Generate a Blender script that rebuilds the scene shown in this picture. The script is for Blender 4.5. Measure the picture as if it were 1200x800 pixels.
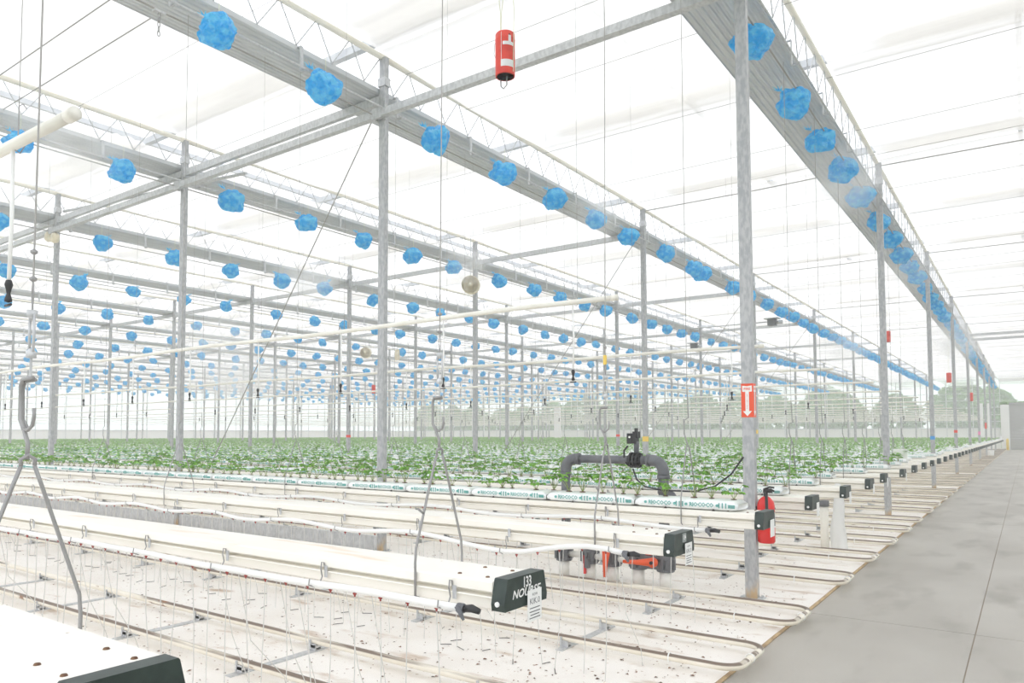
import bpy, math, random
from mathutils import Vector, Matrix, noise
for o in list(bpy.data.objects): bpy.data.objects.remove(o)
S = bpy.context.scene
COL = S.collection
R = random.Random(11)

# ---------------------------------------------------------------- camera
F, PX, PY = 862.75, 571.6, 464.55            # focal length and principal point for the 1200x800 frame
YAW, PITCH, ROLL = 0.63122, 0.050768, -0.001628
EYE = Vector((0, 0, 1.6))
fw = Vector((-math.sin(YAW)*math.cos(PITCH), math.cos(YAW)*math.cos(PITCH), math.sin(PITCH)))
rt = Vector((math.cos(YAW), math.sin(YAW), 0)); up = rt.cross(fw)
cr = rt*math.cos(ROLL)+up*math.sin(ROLL); cu = -rt*math.sin(ROLL)+up*math.cos(ROLL)
cam = bpy.data.cameras.new('camera'); cam.sensor_width = 36; cam.sensor_fit = 'HORIZONTAL'
cam.lens = F/1200*36; cam.shift_x = (600-PX)/1200; cam.shift_y = (PY-400)/1200
cam.clip_start = .05; cam.clip_end = 600
camo = bpy.data.objects.new('camera', cam); COL.objects.link(camo)
camo.matrix_world = Matrix(((cr.x, cu.x, -fw.x, EYE.x), (cr.y, cu.y, -fw.y, EYE.y), (cr.z, cu.z, -fw.z, EYE.z), (0, 0, 0, 1)))
S.camera = camo
# ---------------------------------------------------------------- sky and exposure
W = bpy.data.worlds.new('sky'); S.world = W; W.use_nodes = True
wn = W.node_tree.nodes; bg = wn['Background']
bg.inputs['Color'].default_value = (.93, .95, 1.0, 1); bg.inputs['Strength'].default_value = 1.0
S.view_settings.view_transform = 'Standard'; S.view_settings.look = 'None'; S.view_settings.gamma = 1
S.view_settings.use_curve_mapping = False
S.view_settings.exposure = .8
S.cycles.use_denoising = True
S.cycles.max_bounces = 14; S.cycles.diffuse_bounces = 5; S.cycles.transparent_max_bounces = 16
S.cycles.volume_bounces = 8

def depth_px(p):
    q = Vector(p)-EYE; z = q.dot(fw)
    if z < .2: return None
    return PX+F*q.dot(cr)/z, PY-F*q.dot(cu)/z, z
def seen(p, m=240):
    d = depth_px(p)
    return d is not None and -m < d[0] < 1200+m and -m < d[1] < 800+m

# ---------------------------------------------------------------- materials
MATS = {}
def mat(name, col, rough=.6, metal=0, col2=None, scale=8, lo=.45, hi=.6, stretch=(1, 1, 1), bump=0, bscale=60, space='Object',
        trans=0, rand=0, spec=.5, emit=0, detail=6):
    if name in MATS: return MATS[name]
    m = bpy.data.materials.new(name); m.use_nodes = True; n = m.node_tree.nodes; l = m.node_tree.links
    b = n['Principled BSDF']; b.inputs['Base Color'].default_value = (*col, 1); b.inputs['Roughness'].default_value = rough
    b.inputs['Metallic'].default_value = metal; b.inputs['Specular IOR Level'].default_value = spec
    if space == 'Object': src = n.new('ShaderNodeTexCoord').outputs['Object']
    else: src = n.new('ShaderNodeNewGeometry').outputs['Position']
    mp = n.new('ShaderNodeMapping'); mp.inputs['Scale'].default_value = stretch; l.new(src, mp.inputs['Vector'])
    out = None
    if col2 is not None:
        t = n.new('ShaderNodeTexNoise'); t.inputs['Scale'].default_value = scale; t.inputs['Detail'].default_value = detail
        l.new(mp.outputs[0], t.inputs['Vector'])
        r = n.new('ShaderNodeMapRange'); r.inputs[1].default_value = lo; r.inputs[2].default_value = hi; l.new(t.outputs['Fac'], r.inputs[0])
        x = n.new('ShaderNodeMix'); x.data_type = 'RGBA'; x.inputs[6].default_value = (*col, 1); x.inputs[7].default_value = (*col2, 1)
        l.new(r.outputs[0], x.inputs[0]); out = x.outputs[2]
    if rand:
        g = n.new('ShaderNodeNewGeometry'); h = n.new('ShaderNodeHueSaturation')
        r2 = n.new('ShaderNodeMapRange'); r2.inputs[3].default_value = 1-rand; r2.inputs[4].default_value = 1+rand
        l.new(g.outputs['Random Per Island'], r2.inputs[0]); l.new(r2.outputs[0], h.inputs['Value'])
        if out is not None: l.new(out, h.inputs['Color'])
        else: h.inputs['Color'].default_value = (*col, 1)
        out = h.outputs[0]
    if out is not None: l.new(out, b.inputs['Base Color'])
    if bump:
        t = n.new('ShaderNodeTexNoise'); t.inputs['Scale'].default_value = bscale; t.inputs['Detail'].default_value = 4
        l.new(mp.outputs[0], t.inputs['Vector'])
        k = n.new('ShaderNodeBump'); k.inputs['Strength'].default_value = bump; k.inputs['Distance'].default_value = .01
        l.new(t.outputs['Fac'], k.inputs['Height']); l.new(k.outputs[0], b.inputs['Normal'])
    if trans:
        tr = n.new('ShaderNodeBsdfTranslucent'); ms = n.new('ShaderNodeMixShader'); ms.inputs[0].default_value = trans
        if out is not None: l.new(out, tr.inputs['Color'])
        else: tr.inputs['Color'].default_value = (*col, 1)
        l.new(b.outputs[0], ms.inputs[1]); l.new(tr.outputs[0], ms.inputs[2]); l.new(ms.outputs[0], n['Material Output'].inputs['Surface'])
    MATS[name] = m
    return m
def add_layer(m, col, scale, lo, hi, stretch=(1, 1, 1), up_only=False, space='Object', tex='noise'):
    """one more stain / wear layer over a material's base colour"""
    n = m.node_tree.nodes; l = m.node_tree.links; b = n['Principled BSDF']
    inp = b.inputs['Base Color']; prev = inp.links[0].from_socket if inp.links else None
    src = n.new('ShaderNodeTexCoord').outputs['Object'] if space == 'Object' else n.new('ShaderNodeNewGeometry').outputs['Position']
    mp = n.new('ShaderNodeMapping'); mp.inputs['Scale'].default_value = stretch; l.new(src, mp.inputs['Vector'])
    if tex == 'noise':
        t = n.new('ShaderNodeTexNoise'); t.inputs['Detail'].default_value = 8; o = t.outputs['Fac']
    else:
        t = n.new('ShaderNodeTexVoronoi'); o = t.outputs['Distance']
    t.inputs['Scale'].default_value = scale; l.new(mp.outputs[0], t.inputs['Vector'])
    r = n.new('ShaderNodeMapRange'); r.inputs[1].default_value = lo; r.inputs[2].default_value = hi; l.new(o, r.inputs[0])
    f = r.outputs[0]
    if up_only:
        g = n.new('ShaderNodeNewGeometry'); s = n.new('ShaderNodeSeparateXYZ'); l.new(g.outputs['Normal'], s.inputs[0])
        r2 = n.new('ShaderNodeMapRange'); r2.inputs[1].default_value = .30; r2.inputs[2].default_value = .55; l.new(s.outputs['Z'], r2.inputs[0])
        q = n.new('ShaderNodeMath'); q.operation = 'MULTIPLY'; l.new(f, q.inputs[0]); l.new(r2.outputs[0], q.inputs[1]); f = q.outputs[0]
    x = n.new('ShaderNodeMix'); x.data_type = 'RGBA'; x.inputs[7].default_value = (*col, 1)
    if prev: l.new(prev, x.inputs[6])
    else: x.inputs[6].default_value = inp.default_value
    l.new(f, x.inputs[0]); l.new(x.outputs[2], inp)
    return m

M_conc = mat('concrete', (.36, .335, .295), .5, col2=(.47, .445, .40), scale=.9, lo=.35, hi=.7, stretch=(1, .5, 1), bump=.15, bscale=40, space='P')
add_layer(M_conc, (.27, .25, .215), 2.2, .52, .74, (1, .35, 1), space='P')
M_joint = mat('joint', (.30, .25, .19), .9)
M_sheet = mat('ground_sheet', (.92, .885, .84), .75, col2=(.86, .815, .76), scale=1.6, lo=.4, hi=.65, bump=.35, bscale=9, space='P')
add_layer(M_sheet, (.50, .36, .25), 3.1, .60, .76, (.6, 1.4, 1), space='P')
add_layer(M_sheet, (.38, .24, .16), 26, .66, .72, (1, 1, 1), space='P')
M_edge = mat('sheet_edge', (.50, .36, .20), .8, col2=(.36, .25, .15), scale=6, space='P')
M_rail = mat('rail_paint', (.86, .81, .70), .42, col2=(.80, .73, .60), scale=3, lo=.45, hi=.7)
add_layer(M_rail, (.20, .15, .115), 2.2, .43, .55, (.35, 5, 1), up_only=True)
def worn_near(m):
    # the tube on the camera side of each loop (local y < 0) carries the trolley wheels: its worn strip is nearly unbroken
    n = m.node_tree.nodes; l = m.node_tree.links
    mr = [x for x in n if x.type == 'MAP_RANGE'][-2]
    c = n.new('ShaderNodeTexCoord'); sp = n.new('ShaderNodeSeparateXYZ'); l.new(c.outputs['Object'], sp.inputs[0])
    q = n.new('ShaderNodeMath'); q.operation = 'LESS_THAN'; q.inputs[1].default_value = -.24; l.new(sp.outputs['Y'], q.inputs[0])
    k = n.new('ShaderNodeMath'); k.operation = 'MULTIPLY_ADD'; k.inputs[1].default_value = .16; old = mr.inputs[0].links[0].from_socket
    l.new(q.outputs[0], k.inputs[0]); l.new(old, k.inputs[2]); l.new(k.outputs[0], mr.inputs[0])
worn_near(M_rail)
add_layer(M_rail, (.28, .14, .07), 5, .66, .70, (.5, 3, 1))
M_galv = mat('galvanised', (.50, .51, .52), .48, .35, col2=(.62, .63, .64), scale=26, lo=.38, hi=.62, stretch=(1, 1, .6), bump=.06)
M_post = mat('post_galvanised', (.38, .39, .405), .5, .3, col2=(.50, .505, .51), scale=34, lo=.4, hi=.6, stretch=(1, 1, .4), bump=.05)
add_layer(M_post, (.55, .40, .24), 10, .40, .60, (1, 1, .5)); 
def foot_rust(m):
    n = m.node_tree.nodes; l = m.node_tree.links
    # rust only on the lowest few centimetres of the foot
    mix = [x for x in n if x.type == 'MIX'][-1]
    g = n.new('ShaderNodeTexCoord'); s = n.new('ShaderNodeSeparateXYZ'); l.new(g.outputs['Object'], s.inputs[0])
    r = n.new('ShaderNodeMapRange'); r.inputs[1].default_value = .22; r.inputs[2].default_value = .10; l.new(s.outputs['Z'], r.inputs[0])
    q = n.new('ShaderNodeMath'); q.operation = 'MULTIPLY'; old = mix.inputs[0].links[0].from_socket
    l.new(old, q.inputs[0]); l.new(r.outputs[0], q.inputs[1]); l.new(q.outputs[0], mix.inputs[0])
foot_rust(M_post)
M_gird = mat('girder_steel', (.55, .57, .59), .5, .2, col2=(.62, .64, .65), scale=5, lo=.4, hi=.6, stretch=(1, .2, 1))
M_wire = mat('wire_steel', (.36, .35, .33), .45, .4)
M_rod = mat('hanger_steel', (.33, .325, .32), .42, .4)
M_chord = mat('cream_chord', (.94, .895, .79), .6, col2=(.94, .91, .83), scale=4)
M_gut = mat('gutter_paint', (.92, .89, .81), .38, col2=(.88, .845, .76), scale=1.5, lo=.4, hi=.7)
add_layer(M_gut, (.76, .52, .28), 2.6, .60, .80, (.45, 2.6, 1), up_only=True)
add_layer(M_gut, (.34, .22, .14), 22, .71, .75, (1, 1, 1), up_only=True)
M_cap = mat('cap_green', (.016, .030, .025), .4, col2=(.026, .044, .036), scale=14)
M_white = mat('white_plastic', (.87, .87, .85), .35)
M_pipe = mat('white_pipe', (.86, .85, .81), .38, col2=(.80, .78, .72), scale=4)
M_mistpipe = mat('cream_pipe', (.86, .84, .77), .42, col2=(.80, .77, .69), scale=3)
M_tube = mat('micro_tube', (.62, .61, .58), .4)
M_red = mat('red_dripper', (.34, .04, .03), .45)
M_black = mat('black_plastic', (.022, .022, .024), .45)
M_stake = mat('dark_stake', (.07, .06, .055), .6)
M_grey = mat('grey_pvc', (.115, .12, .13), .42, col2=(.15, .155, .165), scale=9)
M_fit = mat('grey_fitting', (.15, .155, .165), .45)
M_orange = mat('orange_red_handle', (.85, .11, .03), .38)
M_fire = mat('red_enamel', (.74, .025, .022), .3)
M_can = mat('can_red', (.76, .055, .03), .42, col2=(.66, .04, .025), scale=9)
M_sign = mat('sign_red', (.83, .09, .03), .4)
M_paper = mat('paper', (.86, .86, .84), .7)
M_print = mat('print_dark', (.10, .10, .11), .7)
M_teal = mat('print_teal', (.15, .42, .38), .55)
M_bagw = mat('grow_bag_film', (.92, .94, .93), .32, col2=(.86, .885, .88), scale=7, lo=.4, hi=.7, bump=.3, bscale=25)
M_coir = mat('coir', (.12, .06, .035), .9, col2=(.20, .11, .06), scale=30)
M_leaf = mat('strawberry_leaf', (.15, .36, .045), .5, col2=(.25, .50, .08), scale=20, lo=.4, hi=.6, trans=.35, rand=.35)
M_stem = mat('strawberry_stem', (.34, .42, .13), .55, trans=.2)
M_leaf_far = mat('strawberry_leaf_rows', (.20, .44, .07), .55, col2=(.31, .56, .12), scale=3, lo=.4, hi=.6, trans=.35, rand=.4)
M_blue = mat('blue_bag_film', (.035, .53, .93), .13, col2=(.20, .75, .98), scale=9, lo=.42, hi=.6, trans=.5, bump=.2, bscale=14, spec=.9)
M_cream = mat('cream_plastic', (.80, .72, .55), .5, col2=(.86, .80, .66), scale=9)
M_yel = mat('yellow_paint', (.85, .60, .03), .45)
M_doorm = mat('door_steel', (.40, .40, .395), .5, .1)
M_wallw = mat('white_panel', (.92, .92, .91), .55, trans=.5)
M_frame = mat('wall_frame', (.72, .74, .75), .5)
M_cord = mat('cord', (.72, .74, .55), .6)
M_silver = mat('silver_band', (.78, .78, .78), .3, .2)
M_blutape = mat('tape_blue', (.06, .33, .72), .5); M_redtape = mat('tape_red', (.8, .08, .06), .5); M_pinktape = mat('tape_pink', (.85, .25, .5), .5)
M_yeltape = mat('tape_yellow', (.85, .6, .12), .5)
M_debris = mat('crop_debris', (.20, .10, .06), .9, rand=.5)
M_foil = mat('clear_film', (.95, .95, .94), .3, trans=.5)
M_bark = mat('bark', (.16, .11, .07), .9)
M_tree = mat('tree_leaf', (.13, .29, .06), .6, col2=(.24, .42, .12), scale=.7, trans=.3, rand=.4)
M_grass = mat('meadow', (.16, .26, .09), .9, col2=(.24, .32, .13), scale=.3, space='P')

def screen_mat():
    m = bpy.data.materials.new('shade_screen'); m.use_nodes = True; n = m.node_tree.nodes; l = m.node_tree.links
    n.remove(n['Principled BSDF'])
    geo = n.new('ShaderNodeNewGeometry'); mp = n.new('ShaderNodeMapping'); mp.inputs['Scale'].default_value = (.12, 1.6, 1)
    t = n.new('ShaderNodeTexNoise'); t.inputs['Scale'].default_value = 2.2; t.inputs['Detail'].default_value = 5
    l.new(geo.outputs['Position'], mp.inputs[0]); l.new(mp.outputs[0], t.inputs['Vector'])
    r = n.new('ShaderNodeMapRange'); r.inputs[1].default_value = .42; r.inputs[2].default_value = .68; l.new(t.outputs['Fac'], r.inputs[0])
    x = n.new('ShaderNodeMix'); x.data_type = 'RGBA'; x.inputs[6].default_value = (.98, .965, .93, 1); x.inputs[7].default_value = (.89, .875, .845, 1)
    l.new(r.outputs[0], x.inputs[0])
    d = n.new('ShaderNodeBsdfDiffuse'); tl = n.new('ShaderNodeBsdfTranslucent'); tp = n.new('ShaderNodeBsdfTransparent')
    l.new(x.outputs[2], d.inputs[0]); l.new(x.outputs[2], tl.inputs[0])
    a = n.new('ShaderNodeMixShader'); a.inputs[0].default_value = .62; l.new(d.outputs[0], a.inputs[1]); l.new(tl.outputs[0], a.inputs[2])
    b = n.new('ShaderNodeMixShader'); b.inputs[0].default_value = .16; l.new(a.outputs[0], b.inputs[1]); l.new(tp.outputs[0], b.inputs[2])
    l.new(b.outputs[0], n['Material Output'].inputs[0]); return m
M_screen = screen_mat()
def haze_mat(name, dens, nscale=0, soft=False):
    m = bpy.data.materials.new(name); m.use_nodes = True; n = m.node_tree.nodes; l = m.node_tree.links
    n.remove(n['Principled BSDF']); v = n.new('ShaderNodeVolumeScatter'); v.inputs['Color'].default_value = (1, 1, 1, 1)
    v.inputs['Density'].default_value = dens; v.inputs['Anisotropy'].default_value = .2
    if soft:
        c = n.new('ShaderNodeTexCoord'); ln = n.new('ShaderNodeVectorMath'); ln.operation = 'LENGTH'; l.new(c.outputs['Object'], ln.inputs[0])
        r = n.new('ShaderNodeMapRange'); r.inputs[1].default_value = .96; r.inputs[2].default_value = .0; l.new(ln.outputs['Value'], r.inputs[0])
        t = n.new('ShaderNodeTexNoise'); t.inputs['Scale'].default_value = nscale; t.inputs['Detail'].default_value = 3; l.new(c.outputs['Object'], t.inputs['Vector'])
        r2 = n.new('ShaderNodeMapRange'); r2.inputs[1].default_value = .35; r2.inputs[2].default_value = .65; l.new(t.outputs['Fac'], r2.inputs[0])
        q = n.new('ShaderNodeMath'); q.operation = 'MULTIPLY'; l.new(r.outputs[0], q.inputs[0]); l.new(r2.outputs[0], q.inputs[1])
        q2 = n.new('ShaderNodeMath'); q2.operation = 'MULTIPLY'; q2.inputs[1].default_value = dens; l.new(q.outputs[0], q2.inputs[0]); l.new(q2.outputs[0], v.inputs['Density'])
    l.new(v.outputs[0], n['Material Output'].inputs['Volume']); return m
def glass_mat():
    m = bpy.data.materials.new('wall_glass'); m.use_nodes = True; n = m.node_tree.nodes; l = m.node_tree.links
    n.remove(n['Principled BSDF'])
    tp = n.new('ShaderNodeBsdfTransparent'); tp.inputs[0].default_value = (.97, 1, .98, 1)
    d = n.new('ShaderNodeBsdfDiffuse'); d.inputs[0].default_value = (.9, .93, .92, 1)
    tl = n.new('ShaderNodeBsdfTranslucent'); tl.inputs[0].default_value = (.9, .93, .92, 1)
    a = n.new('ShaderNodeMixShader'); a.inputs[0].default_value = .6; l.new(d.outputs[0], a.inputs[1]); l.new(tl.outputs[0], a.inputs[2])
    b = n.new('ShaderNodeMixShader'); b.inputs[0].default_value = .75; l.new(a.outputs[0], b.inputs[1]); l.new(tp.outputs[0], b.inputs[2])
    l.new(b.outputs[0], n['Material Output'].inputs[0]); return m
M_glass = glass_mat()

# ---------------------------------------------------------------- mesh builder
class MB:
    def __init__(s): s.v = []; s.f = []
    def box(s, a, b):
        n = len(s.v); x0, y0, z0 = a; x1, y1, z1 = b
        s.v += [(x0, y0, z0), (x1, y0, z0), (x1, y1, z0), (x0, y1, z0), (x0, y0, z1), (x1, y0, z1), (x1, y1, z1), (x0, y1, z1)]
        s.f += [tuple(n+i for i in q) for q in ((3, 2, 1, 0), (4, 5, 6, 7), (0, 1, 5, 4), (1, 2, 6, 5), (2, 3, 7, 6), (3, 0, 4, 7))]
        return s
    def cbox(s, c, d): return s.box((c[0]-d[0]/2, c[1]-d[1]/2, c[2]-d[2]/2), (c[0]+d[0]/2, c[1]+d[1]/2, c[2]+d[2]/2))
    def tube(s, pts, r, k=8, closed=False, caps=True):
        pts = [Vector(p) for p in pts]; n0 = len(s.v); m = len(pts); rs = r if isinstance(r, (list, tuple)) else [r]*m
        ref = None
        for i, p in enumerate(pts):
            if closed: t = (pts[(i+1) % m]-pts[i-1]).normalized()
            else: t = (pts[min(i+1, m-1)]-pts[max(i-1, 0)]).normalized()
            if ref is None:
                ref = Vector((0, 0, 1)) if abs(t.z) < .9 else Vector((1, 0, 0))
            u = (ref-t*ref.dot(t)).normalized(); w = t.cross(u); ref = u
            for j in range(k):
                a = 2*math.pi*j/k; q = p+(u*math.cos(a)+w*math.sin(a))*rs[i]; s.v.append(tuple(q))
        for i in range(m if closed else m-1):
            i2 = (i+1) % m
            for j in range(k):
                j2 = (j+1) % k; s.f.append((n0+i*k+j, n0+i*k+j2, n0+i2*k+j2, n0+i2*k+j))
        if caps and not closed:
            s.f.append(tuple(n0+j for j in reversed(range(k)))); s.f.append(tuple(n0+(m-1)*k+j for j in range(k)))
        return s
    def prism(s, prof, axis, a, b, steps=1):
        """closed profile extruded along x (prof = y,z) or y (prof = x,z)"""
        n0 = len(s.v); k = len(prof)
        for i in range(steps+1):
            t = a+(b-a)*i/steps
            for p in prof: s.v.append((t, p[0], p[1]) if axis == 'x' else ((p[0], t, p[1]) if axis == 'y' else (p[0], p[1], t)))
        for i in range(steps):
            for j in range(k):
                j2 = (j+1) % k; s.f.append((n0+i*k+j, n0+i*k+j2, n0+(i+1)*k+j2, n0+(i+1)*k+j))
        s.f.append(tuple(n0+j for j in range(k))); s.f.append(tuple(n0+steps*k+j for j in reversed(range(k))))
        return s
    def lathe(s, prof, c=(0, 0, 0), k=16, axis='z'):
        n0 = len(s.v)
        for r, h in prof:
            for j in range(k):
                a = 2*math.pi*j/k; x, y = r*math.cos(a), r*math.sin(a)
                p = (x, y, h) if axis == 'z' else ((h, x, y) if axis == 'x' else (x, h, y))
                s.v.append((c[0]+p[0], c[1]+p[1], c[2]+p[2]))
        for i in range(len(prof)-1):
            for j in range(k):
                j2 = (j+1) % k; s.f.append((n0+i*k+j, n0+i*k+j2, n0+(i+1)*k+j2, n0+(i+1)*k+j))
        if prof[0][0] > 1e-5: s.f.append(tuple(n0+j for j in reversed(range(k))))
        if prof[-1][0] > 1e-5: s.f.append(tuple(n0+(len(prof)-1)*k+j for j in range(k)))
        return s
    def quad(s, a, b, c, d):
        n = len(s.v); s.v += [tuple(a), tuple(b), tuple(c), tuple(d)]; s.f.append((n, n+1, n+2, n+3)); return s
    def add(s, o, M=None):
        n = len(s.v); s.v += [tuple(M @ Vector(p)) for p in o.v] if M else o.v; s.f += [tuple(n+i for i in f) for f in o.f]; return s
    def mesh(s, name, m, smooth=False):
        me = bpy.data.meshes.new(name); me.from_pydata(s.v, [], s.f); me.materials.append(m)
        if smooth: me.polygons.foreach_set('use_smooth', [True]*len(me.polygons))
        me.validate(); me.update(); return me
    def build(s, name, m, parent=None, smooth=False, loc=None):
        return link(name, s.mesh(name, m, smooth), parent, loc)
def link(name, data, parent=None, loc=None, rz=0):
    o = bpy.data.objects.new(name, data); COL.objects.link(o)
    if parent: o.parent = parent
    if loc: o.location = loc
    if rz: o.rotation_euler.z = rz
    return o
def tag(o, label=None, cat=None, group=None, kind=None):
    if label: o['label'] = label
    if cat: o['category'] = cat
    if group: o['group'] = group
    if kind: o['kind'] = kind
    return o
def thing(name, loc, label, cat, group=None, rz=0): return tag(link(name, None, None, loc, rz), label, cat, group)
ONES = 'first second third fourth fifth sixth seventh eighth ninth tenth eleventh twelfth thirteenth fourteenth fifteenth sixteenth seventeenth eighteenth nineteenth'.split()
TENS = {2: 'twent', 3: 'thirt', 4: 'fort', 5: 'fift', 6: 'sixt', 7: 'sevent', 8: 'eight', 9: 'ninet'}
def nth(i):                                     # 1-based
    if i < 20: return ONES[i-1]
    if i >= 100: return 'hundredth' if i == 100 else 'hundred and '+nth(i-100)
    t, u = divmod(i, 10)
    return TENS[t]+'ieth' if u == 0 else TENS[t]+'y-'+ONES[u-1]
def text_mesh(name, s, size, m, M, shear=0, offset=0, res=2, spacing=1, align='CENTER', sx=1):
    c = bpy.data.curves.new('t', 'FONT'); c.body = s; c.size = size; c.shear = shear; c.offset = offset; c.resolution_u = res
    c.align_x = align; c.align_y = 'CENTER'; c.space_character = spacing
    o = bpy.data.objects.new('t', c); COL.objects.link(o)
    me0 = bpy.data.meshes.new_from_object(o.evaluated_get(bpy.context.evaluated_depsgraph_get()))
    bpy.data.objects.remove(o); bpy.data.curves.remove(c)
    me0.transform(M @ Matrix.Diagonal((sx, 1, 1, 1))); me0.name = name; me0.materials.clear(); me0.materials.append(m); return me0
def frame_mat(o, x, y):                         # matrix with local x, y axes along given world directions
    x = Vector(x).normalized(); y = Vector(y).normalized(); z = x.cross(y)
    return Matrix(((x.x, y.x, z.x, o[0]), (x.y, y.y, z.y, o[1]), (x.z, y.z, z.z, o[2]), (0, 0, 0, 1)))

# ---------------------------------------------------------------- layout numbers (metres)
Y_END, X_FAR = 87.0, -82.0
GX0, GDX = -2.20, 4.99                          # post / girder lines: x = GX0 - GDX*k
PY0, PDY = 7.36, 8.72                           # post rows: y = PY0 + PDY*n
NG = 16
GUT_Y = [1.05, 2.81, 4.60, 6.25, 8.08, 9.80, 11.5, 13.15, 14.95]
while GUT_Y[-1] < 84.5: GUT_Y.append(GUT_Y[-5]+PDY)
LOOP_Y = [1.65, 3.40, 5.18, 6.58, 8.55, 10.22, 11.90, 13.50, 15.05, 16.95, 18.50, 20.25, 21.85, 23.35]
while LOOP_Y[-1] < 84.5: LOOP_Y.append(LOOP_Y[-5]+PDY)
ROOF = 6.95

# ---------------------------------------------------------------- floor
fl = MB().box((X_FAR-4, -6, -.4), (12.2, Y_END+.2, -.004)).build('floor', M_joint); tag(fl, kind='structure')
xs = [(-1.64, -.384), (-.376, 4.0), (4.008, 12.2)]
ys = [PY0-.28+PDY*i for i in range(-1, 10)]
ylines = [-6]+ys+[Y_END+.2]
for a, b in xs:
    for i in range(len(ylines)-1):
        MB().box((a, ylines[i]+.005, -.014), (b, ylines[i+1]-.005, 0)).build('floor_slab', M_conc, fl)
g = MB()
def sheet_z(x, y): return .006+.005*noise.noise(Vector((x*.9, y*2.3, 0)))
nx, ny = 150, 110
pts = []
for j in range(ny+1):
    y = -5.5+(Y_END+5.5)*(j/ny)**1.7
    for i in range(nx+1):
        x = -1.64+(X_FAR+1.64)*(i/nx)**1.8
        pts.append((x, y, sheet_z(x, y) if i else .002))
g.v = pts
g.f = [(j*(nx+1)+i, (j+1)*(nx+1)+i, (j+1)*(nx+1)+i+1, j*(nx+1)+i+1) for j in range(ny) for i in range(nx)]
g.build('ground_sheet', M_sheet, fl, True)
e = MB(); n = 120; rr = random.Random(3)
e.tube([(-1.645+.006*rr.uniform(-1, 1), -5.5+(Y_END+5.4)*i/n, .004) for i in range(n+1)], .017, 5)
tag(e.build('trim_1', M_edge), kind='structure')

# ---------------------------------------------------------------- shade screens (ceiling)
ceil = link('ceiling', None); tag(ceil, kind='structure')
spans = [(GX0-GDX*(k+1)+.0, GX0-GDX*k-.92) for k in range(NG)]+[(GX0+.03, GX0+GDX-.92), (GX0+GDX+.03, 12.2)]
rr = random.Random(5)
for si, (a, b) in enumerate(spans):
    for n_ in range(-1, 21):
        y0 = PY0+PDY/2*n_-.1; y1 = y0+PDY/2+.05
        if y1 < -5: continue
        if si >= 4 and not any(seen((x, y, ROOF), 150) for x in (a, b, (a+b)/2) for y in (y0, y1, (y0+y1)/2)): 
            pass
        q = MB(); NX, NY = 6, 6; ph = rr.uniform(0, 9)
        for j in range(NY+1):
            for i in range(NX+1):
                u, v = i/NX, j/NY
                z = ROOF+.02-.05*math.sin(math.pi*v)+.025*noise.noise(Vector((u*3+ph, v*4, ph)))+(.03 if n_ % 2 else 0)
                q.v.append((a+(b-a)*u, y0+(y1-y0)*v, z))
        q.f = [(j*(NX+1)+i, (j+1)*(NX+1)+i, (j+1)*(NX+1)+i+1, j*(NX+1)+i+1) for j in range(NY) for i in range(NX)]
        q.build('screen_panel', M_screen, ceil, True)
bund = []
for si, (a, b) in enumerate(spans):
    for n_ in range(-1, 19):
        y = PY0-.55+PDY/2*n_; xa = a+(b-a)*rr.uniform(.0, .25); xb = b-(b-a)*rr.uniform(0, .2)
        q = MB(); N = 10
        for i in range(N+1):
            u = i/N; z = ROOF+.06+.015*math.sin(u*9+n_)
            for w_, dz in ((-.28, .0), (-.18, .05), (-.1, .02), (0, .07), (.12, .03), (.24, .06), (.36, .01)):
                q.v.append((xa+(xb-xa)*u, y+w_+.03*math.sin(u*7+w_*9), z+dz))
        q.f = [(i*7+j, (i+1)*7+j, (i+1)*7+j+1, i*7+j+1) for i in range(N) for j in range(6)]
        q.build('folded_screen', M_screen, ceil, True)
# roof steel above the screens: rafters along x at half bays, ridge purlins along y
for n_ in range(-1, 20):
    y = PY0+PDY/2*n_
    MB().box((X_FAR, y-.05, 7.16), (12.2, y+.05, 7.28)).build('rafter', M_gird, ceil)
for k in range(-2, NG):
    x = GX0-GDX*k-2.7
    MB().box((x-.04, -5, 7.75), (x+.04, Y_END, 7.85)).build('ridge_beam', M_gird, ceil)
# screen carrying wires along x just below the cloth
wmesh = MB().tube([(X_FAR, 0, 0), (12.2, 0, 0)], .004, 4).mesh('screen_wire', M_wire)
for i in range(44):
    link('screen_wire', wmesh, ceil, (0, -3+2.05*i+.3*(i % 3), 6.89))

# ---------------------------------------------------------------- end walls
def wall(name, horizontal, at, a, b, pitch=2.18):
    """low white panels, glass above, frame bars; horizontal: runs along x at y=at"""
    P = (lambda u, w, z: (u, at+w, z)) if horizontal else (lambda u, w, z: (at+w, u, z))
    def bx(m, u0, u1, w0, w1, z0, z1):
        p, q = P(u0, w0, z0), P(u1, w1, z1)
        return m.box(tuple(min(c, d) for c, d in zip(p, q)), tuple(max(c, d) for c, d in zip(p, q)))
    w = tag(link(name, None), kind='structure')
    nb = int((b-a)/pitch); st = (b-a)/nb
    shared = None
    for i in range(nb):
        u0 = a+st*i
        bx(MB(), u0+.03, u0+st-.03, -.02, .02, 0, 2.05).build('wall_panel', M_wallw, w)
        bx(MB(), u0-.035, u0+.035, -.05, .05, 0, 7.2).build('wall_post', M_frame, w)
        bx(MB(), u0+.04, u0+st-.04, -.008, .008, 2.13, 7.2).build('wall_pane', M_glass, w)
    bx(MB(), a, b, -.06, .06, 2.05, 2.13).build('wall_rail', M_frame, w)
    for z in (2.75, 3.4, 4.1, 4.8, 5.5, 6.2, 6.85): bx(MB(), a, b, -.03, .03, z-.02, z+.02).build('wall_rail', M_frame, w)
    return w
wb = wall('wall_back', True, Y_END, X_FAR, -2.0)
wl = wall('wall_left', False, X_FAR, -5, Y_END, 2.9)
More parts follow.
